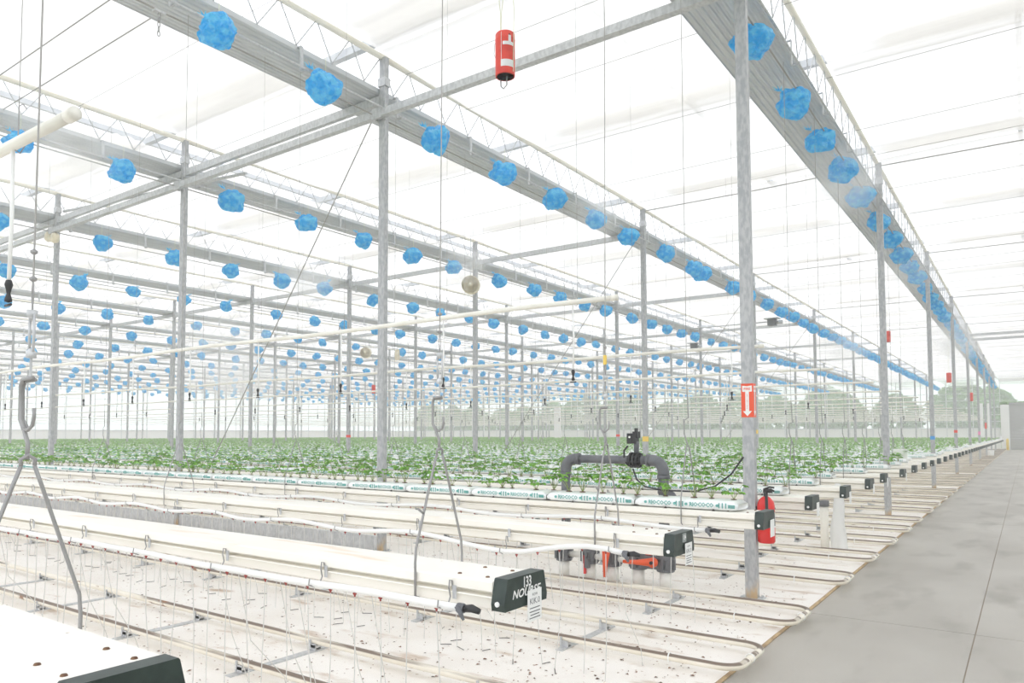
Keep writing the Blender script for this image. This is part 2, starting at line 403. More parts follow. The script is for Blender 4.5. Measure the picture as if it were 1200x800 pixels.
# aisle end: white jamb, grey door, glass above
d1 = tag(link('door_1', None), kind='structure')
for i in range(16): MB().box((-1.30, Y_END-.05, .02+i*.27), (3.6, Y_END+.0, .282+i*.27)).build('door_slat', M_doorm, d1)
MB().box((-2.0, Y_END-.2, 0), (-1.30, Y_END+.2, 4.35)).build('door_jamb', M_white, d1)
MB().box((3.6, Y_END-.2, 0), (4.0, Y_END+.2, 4.35)).build('door_jamb', M_white, d1)
MB().box((-1.30, Y_END-.2, 4.35), (3.6, Y_END+.1, 4.55)).build('door_lintel', M_doorm, d1)
w2 = tag(link('window_1', None), kind='structure')
for i in range(6):
    x = -2.0+i*2.3
    MB().box((x+.03, Y_END-.01, 4.62 if x < 3.4 else .1), (x+2.27, Y_END+.01, 6.9)).build('window_pane', M_glass, w2)
    MB().box((x-.03, Y_END-.05, 4.55 if x < 3.9 else 0), (x+.03, Y_END+.05, 6.95)).build('window_frame', M_frame, w2)
MB().box((-2.0, Y_END-.06, 6.6), (12.2, Y_END+.06, 6.95)).build('window_head', M_white, w2)
wr = tag(link('wall_right', None), kind='structure')
for i in range(22):
    y = -5+i*4.2
    MB().box((12.16, y+.05, 0), (12.2, y+4.15, 2.4)).build('wall_panel', M_wallw, wr)
    MB().box((12.17, y+.05, 2.45), (12.19, y+4.15, 7)).build('wall_pane', M_glass, wr)
    MB().box((12.12, y-.05, 0), (12.2, y+.05, 7)).build('wall_post', M_frame, wr)
for x0, x1, nm in ((-2.4, -1.95, 'a'),):
    pass
for x in (-3.5, -2.9): 
    tag(MB().box((x-.13, Y_END-1.0, 0), (x+.13, Y_END-.7, 4.5)).build('white_column', M_white), 'tall white column beside the grey door, '+('farther from the door' if x < -3.2 else 'nearer the door'), 'column')
tag(MB().box((-43.2, 71.8, 0), (-42.5, 72.2, 4.6)).build('white_column', M_white), 'tall white column standing alone in the far crop', 'column')
b = thing('safety_bollard', (-1.5, 86.0, 0), 'yellow bollard at the foot of the door jamb', 'bollard')
MB().lathe([(.11, 0), (.11, 1.0), (.06, 1.08), (0, 1.1)], k=12).build('pole', M_yel, b, True)
MB().lathe([(.17, 0), (.17, .03), (.0, .03)], k=12).build('base_plate', M_yel, b)

# ---------------------------------------------------------------- outdoors: meadow and trees
tag(MB().box((-260, -80, -.8), (160, 260, -.45)).build('ground', M_grass), kind='structure')
def crown_mesh(seed):
    q = MB(); r = random.Random(seed)
    for i in range(900):
        a, h = r.uniform(0, 6.283), r.uniform(0, 1); rad = 3.4*math.sin(math.pi*(.12+.86*h))**.7*r.uniform(.55, 1)
        c = Vector((rad*math.cos(a), rad*math.sin(a), 2.2+h*6.5)); d = .55*r.uniform(.6, 1.2)
        u = Vector((r.gauss(0, 1), r.gauss(0, 1), r.gauss(0, .6))).normalized(); w = u.orthogonal().normalized()
        q.quad(c-u*d, c-w*d*.6, c+u*d, c+w*d*.6)
    return q.mesh('crown', M_tree)
crowns = [crown_mesh(i) for i in range(3)]
trunk = MB().tube([(0, 0, -.6), (.05, 0, 1.5), (0, .1, 4.5)], [.25, .2, .1], 8).mesh('trunk', M_bark, True)
ti = 0
rt_ = random.Random(4)
for x, dy, s in [(3-5.2*i+rt_.uniform(-1.2, 1.2), 12+rt_.uniform(0, 6), rt_.uniform(.72, 1.0)) for i in range(19)]:
    ti += 1
    t = thing('tree', (x, Y_END+dy+4, -.4), 'leafy green tree outside behind the end wall, %s counting from the grey door' % nth(ti), 'tree', 'trees outside the end wall', ti)
    t.scale = (s*1.25, s, s); link('crown', crowns[ti % 3], t); link('trunk', trunk, t)

# ---------------------------------------------------------------- roof girders with lattice, pipes and brackets
# wide shallow roof gutter tray: ribbed underside, turned-up lips
G_Z = 6.40
x0_, x1_ = -.86, -.065
prof = [(x1_, .02), (x1_, .085), (x1_-.03, .085), (x1_-.035, .045), (x0_+.035, .045), (x0_+.03, .085), (x0_, .085), (x0_, .02)]
nr = 10; w_ = (x1_-x0_)/nr
for i in range(nr):
    d_ = .018*math.sin(math.pi*(i+.5)/nr)
    prof += [(x0_+w_*(i+.12), .012-d_), (x0_+w_*(i+.3), .026-d_), (x0_+w_*(i+.62), .026-d_), (x0_+w_*(i+.8), .012-d_)]
prof = [(a_, b_+G_Z) for a_, b_ in prof]
g_chan = MB().prism(prof, 'y', -4, Y_END-.3).mesh('gutter_channel', M_gird)
g_chord = MB().tube([(-.03, -4, ROOF-.01), (-.03, Y_END-.3, ROOF-.01)], .045, 8).mesh('top_chord', M_chord, True)
g_pipe1 = MB().tube([(.075, -4, 6.15), (.075, Y_END-.3, 6.15)], .014, 6).mesh('conduit_pipe', M_galv, True)
g_pipe2 = MB().tube([(-.085, -4, 6.08), (-.085, Y_END-.3, 6.08)], .010, 5).mesh('conduit_pipe', M_wire, True)
brace_up = MB().tube([(-.06, 0, G_Z+.085), (-.03, .2925, ROOF-.02)], .009, 5).mesh('lattice_brace', M_galv)
brace_dn = MB().tube([(-.03, .2925, ROOF-.02), (-.06, .585, G_Z+.085)], .009, 5).mesh('lattice_brace', M_galv)
brk = MB().box((-.005, -.025, 6.13), (.005, .025, 6.46)).box((-.08, -.02, 6.45), (.0, .02, 6.46)).box((0, -.012, 6.125), (.09, .012, 6.137)).tube([(.005, 0, 6.15), (.06, .0, 6.17), (.09, 0, 6.165), (.097, 0, 6.14), (.06, 0, 6.12)], .005, 5).mesh('pipe_bracket', M_galv)
for k in range(NG):
    gx = GX0-GDX*k
    lab = 'long grey steel roof girder over the post row beside the aisle' if k == 0 else 'long grey steel roof girder with lattice, %s one from the aisle' % nth(k+1)
    t = thing('roof_girder', (gx, 0, 0), lab, 'girder', 'roof girders')
    link('gutter_channel', g_chan, t); link('top_chord', g_chord, t); link('conduit_pipe', g_pipe1, t); link('conduit_pipe', g_pipe2, t)
    far = MB(); nb = 0
    for i in range(int((Y_END-1)/.585)):
        y = -3.5+.585*i
        near = k <= 3 and y < 26 and seen((gx, y, 6.7), 30)
        if near:
            nb += 1
            if nb <= 145:
                link('lattice_brace', brace_up, t, (0, y, 0)); link('lattice_brace', brace_dn, t, (0, y, 0)); continue
        far.tube([(-.06, y, G_Z+.085), (-.03, y+.2925, ROOF-.02), (-.06, y+.585, G_Z+.085)], .009, 3, caps=False)
    tag(far.build('lattice', M_galv, t), kind='stuff')
    for i in range(50):
        y = .66+1.744*i
        if y < Y_END-2 and (seen((gx, y, 6.3), 240)): link('pipe_bracket', brk, t, (0, y, 0))

# ---------------------------------------------------------------- posts
post_mesh = MB().box((-.055, -.04, 0), (.055, .04, 6.92)).mesh('post_tube', M_post)
post_base = MB().box((-.11, -.09, 0), (.11, .09, .012)).box((-.09, -.07, .012), (-.07, -.05, .03)).box((.07, .05, .012), (.09, .07, .03)).mesh('base_plate', M_galv)
post_head = MB().box((-.07, -.055, 6.5), (.07, .055, 6.62)).mesh('head_plate', M_galv)
POSTS = {}
for k in range(NG):
    for n_ in range(0, 9):
        x, y = GX0-GDX*k, PY0+PDY*n_
        if not (seen((x, y, 3)) or seen((x, y, 6)) or seen((x, y, 1))): continue
        if k == 0: lab = 'galvanised square post beside the aisle, %s from the camera' % nth(n_+1)
        else: lab = 'galvanised square post under the %s roof girder from the aisle, %s from the camera' % (nth(k+1), nth(n_+1))
        if (k, n_) == (0, 0): lab = 'galvanised square post with the red fire arrow sign'
        t = thing('support_post', (x, y, 0), lab, 'post', 'galvanised posts')
        link('post_tube', post_mesh, t)
        if k < 4: link('base_plate', post_base, t); link('head_plate', post_head, t)
        POSTS[k, n_] = t
def band(key, z, m, name='tape_band', h=.12):
    if key in POSTS: tag(MB().box((-.058, -.043, z), (.058, .043, z+h)).build(name, m, POSTS[key]), 'bright tape wrapped around the post')
band((0, 2), 1.42, M_blutape, h=.10); band((0, 3), 1.62, M_redtape, h=.10); band((0, 5), 1.5, M_pinktape, h=.2); band((0, 6), 1.9, M_redtape, h=.4)
band((1, 1), 1.42, M_yeltape); band((1, 2), 1.6, M_yeltape); band((2, 2), 1.5, M_redtape, h=.08); band((3, 1), 1.5, M_redtape, h=.08)

# square cross tube in front of the first post row, beams between later girders, wires
t = thing('cross_tube', (0, PY0-.095, 6.075), 'long square steel tube crossing the first post row', 'tube')
MB().box((-40, -.05, -.05), (-1.6, .05, .05)).build('square_tube', M_galv, t)
for k in range(0, 5):
    x = GX0-GDX*k
    MB().box((x-.09, .02, -.075), (x-.06, .055, .075)).box((x+.06, .02, -.075), (x+.09, .055, .075)).box((x-.09, -.058, -.075), (x+.09, -.05, .075)).build('tube_clamp', M_galv, t)
bi = 0
for k in range(1, 9):
    for n_ in range(0, 6):
        xa, xb, y = GX0-GDX*(k+1)+.06, GX0-GDX*k-.06, PY0+PDY*n_
        if not (seen((xa, y, 6.3)) or seen((xb, y, 6.3))): continue
        t = thing('cross_beam', ((xa+xb)/2, y, 6.325), 'grey beam joining the %s and %s roof girders at the %s post row' % (nth(k+1), nth(k+2), nth(n_+1)), 'beam', 'cross beams')
        MB().box((xa-(xa+xb)/2, -.035, -.06), (xb-(xa+xb)/2, .035, .06)).build('beam_tube', M_galv, t)
        MB().box((xa-(xa+xb)/2, -.06, -.09), (xa-(xa+xb)/2+.02, .06, .09)).build('end_plate', M_galv, t)
for y in (42.0, 44.2):
    t = thing('cross_beam', (2.4, y, 6.3), 'grey beam over the aisle far back, '+('nearer of the two' if y < 43 else 'farther of the two'), 'beam', 'cross beams')
    MB().box((-4.5, -.05, -.06), (9, .05, .06)).build('beam_tube', M_galv, t); MB().box((-4.52, -.08, -.1), (-4.5, .08, .1)).build('end_plate', M_galv, t)
for n_ in range(1, 5):
    y = PY0+PDY*n_
    tag(MB().tube([(GX0-GDX+.06, y, 6.87), (-4.7, y, 6.85), (GX0-.6, y, 6.87), (3, y, 6.8)], .011, 5).build('tie_cable', M_wire), 'thin dark tie cable over the aisle side span at the %s post row' % nth(n_+1), 'cable', 'tie cables')
for n_ in range(0, 4):
    y = PY0+PDY*n_+.07
    tag(MB().tube([(GX0-GDX-.05, y, 6.45), (GX0-2*GDX+.3, y, .35)], .009, 5).build('bracing_cable', M_wire), 'thin bracing cable running down leftward from the post top, %s post row' % nth(n_+1), 'cable', 'bracing cables')
tag(MB().tube([(-10.5, PY0+.1, 6.0), (-17.1, PY0+.1, 6.55)], .03, 6).build('brace_tube', M_galv), 'thin steel brace sloping beside the fourth roof girder from the aisle', 'brace')
t = thing('cream_clamp', (GX0-3*GDX, PY0-.1, 5.95), 'pair of cream plastic covers on the post below the square tube', 'cover')
for s_ in (-1, 1):
    MB().lathe([(.0, -.07), (.10, -.06), (.12, 0), (.10, .06), (0, .07)], (s_*.14, 0, -.05 if s_ > 0 else .02), 10, 'y').build('cover', M_cream, t, True)
MB().box((-.14, -.015, -.04), (.14, .015, -.02)).build('strap', M_wire, t)
for y_, z_, w_ in ((3.98, 6.5, 'nearer'), (4.45, 6.5, 'farther')):
    tag(MB().tube([(-20, y_, z_), (GX0-GDX+.0, y_, z_-.03)], .008, 5).build('tie_cable', M_wire), 'thin dark cable crossing the upper left bay, %s of the two' % w_, 'cable', 'tie cables')
# short hanging chain on the second girder
t = thing('hanging_chain', (GX0-GDX-.0, 4.02, 6.0), 'short hook chain hanging under the near end of a girder', 'chain')
for i in range(5):
    c = Vector((0, 0, -.02-.05*i)); u = Vector((1, 0, 0)) if i % 2 else Vector((0, 1, 0))
    MB().tube([c+u*.014*math.cos(a*math.pi/4)+Vector((0, 0, .03*math.sin(a*math.pi/4))) for a in range(8)], .005, 5, True).build('chain_link', M_rod, t)
MB().box((-.03, -.06, .0), (.03, .06, .02)).build('bracket', M_galv, t)

# ---------------------------------------------------------------- blue plastic bags
def ico(n):
    import bmesh
    bm = bmesh.new(); bmesh.ops.create_icosphere(bm, subdivisions=n, radius=1)
    v = [x.co.copy() for x in bm.verts]; f = [tuple(q.index for q in p.verts) for p in bm.faces]; bm.free(); return v, f
ICO4, ICO3, ICO2, ICO1 = ico(5), ico(4), ico(3), ico(2)
def bag_shape(seed, I, r=.232):
    q = MB(); r_ = random.Random(seed); o = Vector((r_.uniform(0, 50), r_.uniform(0, 50), r_.uniform(0, 50)))
    sx, sy, sz = 1.10, 1.04, 1.0
    planes = [(Vector((r_.gauss(0, 1), r_.gauss(0, 1), r_.gauss(0, 1))).normalized(), r_.uniform(.72, .92)) for _ in range(22)]
    neck = Vector((-.35, -.45, .82)).normalized(); u = neck.orthogonal().normalized(); w = neck.cross(u)
    np_ = r_.randint(11, 15); ph = r_.uniform(0, 6)
    for p in I[0]:
        d = p.normalized(); s = 1.0
        for nn, h in planes:
            c = d.dot(nn)
            if c > 1e-3: s = min(s, h/c)
        c = d.dot(neck); t = max(0, (c+.25)/1.25); ang = math.atan2(d.dot(w), d.dot(u))
        pleat = abs(math.sin(ang*np_/2+ph+2.2*noise.noise(d*1.7+o)))
        s += .11*noise.noise(d*1.8+o)-.13*t*(1-pleat)**1.5*(1 if c < .97 else 0)
        s -= .17*max(0, .5-abs(noise.noise(d*2.9+o))*3.0)
        s -= .085*max(0, .5-abs(noise.noise(d*6+o))*2.6)
        if c > .9: s += (c-.9)*1.6
        s -= .18*max(0, (c-.55))*(1 if c < .9 else .2)
        q.v.append((d.x*s*r*sx, d.y*s*r*sy, d.z*s*r*sz))
    q.f = list(I[1]); return q
def knot(seed):
    q = MB(); r_ = random.Random(seed+70)
    for i in range(7):
        a = i*.9; u = Vector((math.cos(a), math.sin(a), .3))
        b0 = Vector((-.075, -.095, .175)); b1 = b0+Vector((-.05, -.03, .04))+u*.03; b2 = b1+u*.05+Vector((-.02, 0, .03))
        q.quad(b0, b1+Vector((0, .012, 0)), b2, b1-Vector((0, .012, .01)))
    return q
BAGM = [(bag_shape(i, ICO3).mesh('bag_film', M_blue), knot(i).mesh('tied_neck', M_blue), bag_shape(i, ICO3).mesh('bag_film', M_blue, True), bag_shape(i, ICO2).mesh('bag_film', M_blue, True)) for i in range(7)]
cordm = MB().tube([(.03, .0, .17), (.03, 0, .3), (.03, 0, .46)], .004, 4).mesh('cord', M_cord)
BOFF = [.87, 2.68, 4.31, 5.94, 7.50]
bags = []
for k in range(NG):
    for n_ in range(-1, 9):
        for o_ in BOFF:
            y = PY0+PDY*n_+o_
            x = GX0-GDX*k+.20; z = 5.97
            if k == 0: x = GX0-.15
            if k == 1 and 19.5 < y < 21.5: continue
            if y > Y_END-1 or not seen((x, y, z), 240): continue
            bags.append((depth_px((x, y, z))[2]+(0 if seen((x, y, z), 22) else 1000), k, y, x, z))
bags.append((0, 1, 19.45, GX0-GDX+.2, 5.95))
bags.sort(); rb = random.Random(21); rank = {}
near = bags[:300]; farb = bags[300:]
order = {}
for k in range(NG):
    for i, bb in enumerate(sorted([b_ for b_ in near if b_[1] == k], key=lambda q: q[2])): order[bb] = i+1
for i, bb in enumerate(near):
    d, k, y, x, z = bb; v = BAGM[rb.randrange(7)]; rz = rb.uniform(0, 6.28) if k > 2 else rb.uniform(-.5, .5)
    lab = 'blue plastic bag along the %s roof girder from the aisle, %s from the near end' % (nth(k+1), nth(order[bb])) if k else \
          'blue plastic bag under the girder beside the aisle, %s from the near end' % nth(order[bb])
    loc = (x, y+rb.uniform(-.06, .06), z+rb.uniform(-.03, .03))
    if d < 26:
        t = thing('blue_bag', loc, lab, 'bag', 'blue plastic bags along the roof girders', rz)
        link('bag_film', v[0] if d < 13 else v[2], t); link('tied_neck', v[1], t)
        if k: link('cord', cordm, t)
    else:
        t = link('blue_bag', v[3], None, loc, rz); tag(t, lab, 'bag', 'blue plastic bags along the roof girders')
    s = rb.uniform(.92, 1.06); t.scale = (s*rb.uniform(.95, 1.08), s, s*rb.uniform(.92, 1.05))
if farb:
    q = MB(); sh = [bag_shape(40+i, ICO1) for i in range(4)]
    sh2 = [bag_shape(50+i, ICO2) for i in range(3)]
    for d, k, y, x, z in farb: q.add((sh2 if 1000 < d < 1020 else sh)[rb.randrange(3)], Matrix.Translation((x, y, z)))
    tag(q.build('distant_blue_bags', M_blue, None, True), 'mass of tiny blue bags along the farthest roof girders', 'bags', kind='stuff')

# ---------------------------------------------------------------- heating rail loops
def loop_path(y0, x_end=-1.56, r=.13, h=.315):
    p = [(X_FAR+1, y0+h, .075)]; x = X_FAR+1
    for x in (-40, -25, -16, -10, -7, -5, -3.5, -2.5): p.append((x, y0+h, .075))
    for a in range(0, 91, 15): p.append((x_end-r+r*math.sin(math.radians(a)), y0+h-r+r*math.cos(math.radians(a)), .075))
    for a in range(0, 91, 15): p.append((x_end-r+r*math.cos(math.radians(a)), y0-h+r-r*math.sin(math.radians(a)), .075))
    for x in (-2.5, -3.5, -5, -7, -10, -16, -25, -40, X_FAR+1): p.append((x, y0-h, .075))
    return p
rail_mesh = {}
loop0 = MB().tube(loop_path(0), .0255, 10)
loop_far = MB().tube(loop_path(0), .0255, 6)
lm = [loop0.mesh('rail_pipe', M_rail, True), loop_far.mesh('rail_pipe', M_rail, True)]
bar = MB().box((-.03, -.43, .004), (.03, .43, .016)).mesh('cross_bar', M_galv)
foot = MB().box((-.025, -.03, .012), (.025, -.022, .06)).box((-.025, .022, .012), (.025, .03, .085)).box((-.025, -.03, .03), (.025, .03, .05)).box((-.04, -.034, .012), (-.025, .034, .085)).mesh('saddle', M_galv)
clipm = MB().tube([(0, .03*math.cos(a*math.pi/5), .075+.03*math.sin(a*math.pi/5)) for a in range(11)], .005, 4).mesh('pipe_clip', M_white)
for i, y in enumerate(LOOP_Y):
    lab = 'cream heating pipe rail loop on the white floor sheet, %s from the camera' % nth(i+1)
    t = thing('heating_rail', (0, y, 0), lab, 'pipe rail', 'heating rail loops')
    link('rail_pipe', lm[0 if i < 10 else 1], t)
    if i < 14:
        for j in range(12):
            x = -2.8-1.5*j+rb.uniform(-.06, .06)
            if not seen((x, y, .05), 40): continue
            link('cross_bar', bar, t, (x, 0, 0)); link('saddle', foot, t, (x, .315, 0)); link('saddle', foot, t, (x, -.315, 0))
    if i < 8:
        link('pipe_clip', clipm, t, (-2.02, -.315, 0)); link('pipe_clip', clipm, t, (-1.565, -.02, 0), math.pi/2)

# ---------------------------------------------------------------- growing gutters
gp = [(-.155, .955), (-.168, .948), (-.168, .910), (-.160, .905), (-.122, .903), (-.122, .890), (-.166, .887), (-.168, .882), (-.150, .876), (-.150, .832), (-.135, .825)]
gp += [(-y_, z_) for y_, z_ in reversed(gp)]
gut_mesh = MB().prism(gp, 'x', -1.93, X_FAR+1.5).mesh('trough', M_gut)
def cap_mesh():
    q = MB(); f0 = [(-.17, .83), (.17, .83), (.175, .86), (.15, .962), (.145, .968), (-.145, .968), (-.15, .962), (-.175, .86)]
    q.prism(f0, 'x', -1.86, -1.93)
    return q.mesh('end_cap', M_cap)
capm = cap_mesh()
screwm = MB().lathe([(.012, 0), (.012, .006), (0, .008)], (0, 0, 0), 8, 'y').mesh('cap_screw', M_white)
rivet = MB().lathe([(.011, 0), (.008, .005), (0, .006)], (0, 0, 0), 8).mesh('rivet', M_coir)
tagm = MB().box((-.001, -.058, -.14), (.001, .058, 0)).mesh('row_tag', M_paper)
hookm = MB().tube([(0, -.168, .89), (0, -.175, .93), (0, -.19, .935), (0, -.195, .90), (0, -.185, .86), (0, -.20, .83), (0, -.24, .815), (0, -.275, .83), (0, -.27, .86)], .004, 5).mesh('pipe_hook', M_rod)
clampm = MB().box((-.010, -.174, .855), (.010, -.168, .915)).mesh('spring_clamp', M_galv)
FX = frame_mat((-1.858, 0, 0), (0, 1, 0), (0, 0, 1))
GUT = []
for i, y in enumerate(GUT_Y):
    if i == 0: lab = 'empty cream growing gutter closest to the camera at the picture corner'
    elif i == 1: lab = 'empty cream growing gutter with the end cap numbered 133'
    elif i == 2: lab = 'empty cream growing gutter just behind the one numbered 133'
    else: lab = 'cream growing gutter carrying grow bags, %s planted one from the camera' % nth(i-2)
    dx = ([-.10, .02, .06, .14, .10, .10, .10, .05, .10]+[.08]*60)[i]
    t = thing('growing_gutter', (dx, y, 0), lab, 'gutter', 'growing gutters')
    link('trough', gut_mesh, t); c = link('end_cap', capm, t); GUT.append(c)
    if i < 12:
        link('cap_screw', screwm, c, (-1.895, -.176, .862)).rotation_euler.z = math.pi
    if i < 4:
        for x in (-2.0, -2.16): 
            for s_ in (-.1, .09): link('rivet', rivet, t, (x+.03*s_, s_, .955))
    if 1 <= i < 9:
        tg = tag(link('row_tag', tagm, t, (-1.852, .055, .895)), 'white paper tag with printed lines')
        if i < 3:
            for txt, sz, dz in (('ROW', .018, -.022), ('KIK.0', .038, -.052)):
                link('tag_print', text_mesh('tag_print', txt, sz, M_print, frame_mat((.0016, 0, dz), (0, 1, 0), (0, 0, 1))), tg)
            q = MB()
            for dz, w_ in ((-.082, .085), (-.098, .09), (-.112, .075), (-.126, .09)): q.box((.0012, -w_/2, dz-.002), (.0016, w_/2, dz+.002))
            q.build('tag_lines', M_print, tg)
link('number_print', text_mesh('number_print', '133', .066, M_white, FX @ Matrix.Translation((.004, .935, 0)), offset=.0012, spacing=.9, sx=.8), GUT[1])
link('name_print', text_mesh('name_print', 'NOURSE', .052, M_white, FX @ Matrix.Translation((-.004, .892, 0)), shear=.28, offset=.0012, spacing=1.02, sx=1.1), GUT[1])
pl = MB().box((-1.8585, -.035, .905), (-1.857, .03, .962)).build('number_patch', mat('patch', (.30, .33, .32), .6), GUT[2])
link('number_print', text_mesh('number_print', '134', .04, M_white, FX @ Matrix.Translation((0, .935, .002)), offset=.001, sx=.8), GUT[2])

# ---------------------------------------------------------------- drip lines below the gutters
drip = MB().lathe([(.0, -.012), (.004, -.012), (.005, -.002), (.010, 0), (.010, .007), (0, .009)], k=8).mesh('dripper', M_red, True)
def stake_mesh(s):
    r_ = random.Random(s); a = r_.uniform(0, 6.28); L = .085
    return MB().tube([(0, 0, .018), (L*.5*math.cos(a), L*.5*math.sin(a), .016), (L*math.cos(a), L*math.sin(a), .012)], .003, 4).mesh('drip_stake', M_stake)
stakes = [stake_mesh(i) for i in range(9)]
def line_z(i, x):
    if i == 1: return .832+.006*math.sin(x*2.1)
    if i == 2: return .81+.02*math.sin(x*4.6+1.0)+.045*math.exp(-((x+2.25)/.3)**2)-.045*math.exp(-((x+2.95)/.3)**2)
    return .82+.02*math.sin(x*3.3+i*2)
for i in (1, 2, 3, 4):
    y0 = GUT_Y[i]; yl = y0-.235
    lab = ['', 'white drip hose with red drippers along the gutter numbered 133', 'wavy white drip hose with red drippers along the second empty gutter',
           'white drip hose with red drippers under the first planted gutter', 'white drip hose under the second planted gutter'][i]
    xe = [-1.93, -2.03, -2.10, -2.15, -2.2][i]
    t = thing('drip_line', (0, yl, 0), lab, 'hose', 'drip hoses')
    X0 = -17 if i < 4 else -24
    path = [(X0+(xe-X0)*j/110, .008*math.sin(j*.9+i), line_z(i, X0+(xe-X0)*j/110)) for j in range(111)]
    MB().tube(path, .018, 8).build('supply_hose', M_white, t, True)
    z = line_z(i, xe)
    f_ = MB().lathe([(.022, 0), (.022, .03), (.019, .035)], (xe-.015, 0, z), 10, 'x').tube([(xe-.01, -.02, z+.008), (xe+.018, -.024, z-.02), (xe+.03, -.02, z-.045)], [.012, .014, .008], 4); f_.build('end_clip', M_grey, t)
    MB().tube([(xe+.02, 0, z), (xe+.06, 0, z+.006), (xe+.10, 0, z-.002)], [.016, .018, .013], 10).build('end_plug', M_black, t, True)
    nd = 0
    for j in range(86 if i < 4 else 0):
        x = xe-.14-.175*j
        if not seen((x, yl, .8), 20) or nd > 75: continue
        nd += 1; zz = line_z(i, x)
        link('dripper', drip, t, (x, 0, zz-.022))
        sway = rb.uniform(-.035, .03); dy = rb.uniform(-.05, .04); bow = rb.uniform(-.015, .015); zs = .02
        if i < 4:
            MB().tube([(x, 0, zz-.03), (x+bow, dy*.3, zz*.55), (x+sway*.6+bow, dy*.7, .22), (x+sway, dy, zs)], .0034, 4, caps=False).build('micro_tube', M_tube, t)
            if i < 3 and rb.random() < .6: link('drip_stake', stakes[rb.randrange(9)], t, (x+sway, dy, 0))
        if i < 3 and rb.random() < .32:
            x2 = x+rb.uniform(.05, .12); d2 = rb.uniform(.10, .36)
            MB().tube([(x2, .018, zz-.02), (x2+.01, .1, zz*.5), (x2-bow, d2, .14), (x2-sway, d2+.04, zs)], .0028, 4, caps=False).build('micro_tube', M_tube, t)
            link('drip_stake', stakes[rb.randrange(9)], t, (x2-sway, d2+.04, 0))
    for j in range(14):
        x = xe-.10-.86*j
        if seen((x, yl, .8), 20) and j < 14:
            dz = line_z(i, x)-.832
            link('pipe_hook', hookm, t, (x, .235, dz)); link('spring_clamp', clampm, t, (x+.013, .235, 0))

# ---------------------------------------------------------------- gutter hangers
def hook_curve():
    return [(0, 0, .0), (.0, 0, .05), (-.012, 0, .09), (-.035, 0, .13), (-.035, 0, .245), (-.025, 0, .26), (.02, 0, .262)]
def hanger(i, x, detail, lab, dy=0):
    y = GUT_Y[i]; t = thing('gutter_hanger', (x, y, 0), lab, 'hanger', 'gutter hangers')
    za = 1.50
    yoke = MB()
    for s_ in (-1, 1):
        yoke.tube([(0, s_*.02, za), (.004*s_, s_*.04, za-.06), (0, s_*.172, 1.06), (0, s_*.178, .99), (0, s_*.176, .84), (0, s_*.15, .825)], .0065 if detail else .006, 6 if detail else 4)
    yoke.build('yoke', M_rod, t, detail)
    if detail:
        b_ = MB().tube([(0, -.02, za), (0, -.022, za+.02), (0, .0, za+.035), (0, .022, za+.02), (0, .02, za)], .0065, 6)
        b_.tube([(0, -.12, 1.22), (0, -.16, 1.245)], .006, 6); b_.build('ring', M_rod, t, True)
        h_ = MB(); H = lambda p: [(x_*(1.55 if i == 0 else 1.05), y_, z_) for x_, y_, z_ in p]
        h_.tube(H([(-.004, 0, za+.02), (-.002, 0, za+.07), (-.02, 0, za+.11), (-.042, 0, za+.15), (-.044, 0, za+.26), (-.036, 0, za+.282), (.012, 0, za+.284)]), .007, 7)
        h_.tube(H([(-.02, .012, za+.115), (-.05, .012, za+.15), (-.054, .012, za+.25), (-.046, .012, za+.276), (.006, .012, za+.278)]), .006, 6)
        h_.tube(H([(-.026, 0, za+.12), (-.004, 0, za+.115), (.016, 0, za+.13), (.023, 0, za+.16), (.022, 0, za+.185)]), .006, 6)
        h_.build('hook', M_rod, t, True)
        MB().tube([(0, 0, za+.284), (0, 0, za+.36)], .004, 5).build('eye_rod', M_galv, t)
        tb = MB(); z0 = za+.36
        for s_ in (-1, 1): tb.tube([(s_*.014, 0, z0+.01), (s_*.016, 0, z0+.07), (s_*.014, 0, z0+.13)], .0045, 6)
        tb.lathe([(.016, 0), (.016, .018), (.006, .03)], (0, 0, z0-.01), 10).lathe([(.006, 0), (.016, .012), (.016, .03)], (0, 0, z0+.115), 10)
        tb.build('turnbuckle', M_galv, t, True)
        MB().tube([(0, 0, z0+.145), (.007, 0, z0+.20), (0, 0, z0+.24)], .0025, 4).tube([(0, 0, z0+.145), (-.007, 0, z0+.20), (0, 0, z0+.24)], .0025, 4).build('thimble', M_rod, t)
        q = MB()
        for dz in (.24, .33): q.lathe([(.004, 0), (.012, .006), (.012, .012), (.004, .018)], (0, 0, z0+dz), 8)
        q.build('cable_grip', M_rod, t)
        MB().tube([(0, 0, z0+.24), (.02, 0, 4.5), (0, 0, 6.92)], .0032, 5).build('wire', M_wire, t)
    else:
        MB().tube([(0, 0, za), (-.03, 0, za+.1), (-.03, 0, za+.22), (.01, 0, za+.24), (0, 0, za+.5)], .006, 4).build('hook', M_rod, t)
        MB().tube([(0, 0, za+.5), (0, 0, 6.92)], .003, 4).build('wire', M_wire, t)
    return t
hanger(0, -2.61, True, 'steel gutter hanger with hook and turnbuckle at the left edge, largest')
hanger(1, -2.35, True, 'steel gutter hanger over the end of the gutter numbered 133')
hanger(2, -2.35, True, 'steel gutter hanger on the second empty gutter beside the post with the fire sign')
hanger(2, -7.6, False, 'thin steel gutter hanger far along the second empty gutter')
for i in range(3, 12):
    for k in range(0, 3):
        x = -2.4-GDX*k-(.25 if k else 0)
        if seen((x, GUT_Y[i], 1.3), 5): hanger(i, x, False, 'thin steel hanger on the %s planted gutter, %s from the aisle' % (nth(i-2), nth(k+1)))
tag(MB().box((-2.358, GUT_Y[2]-.016, 2.08), (-2.338, GUT_Y[2]+.0, 2.145)).build('yellow_tag', M_yeltape), 'small yellow tag on the hanger wire of the second empty gutter', 'tag')

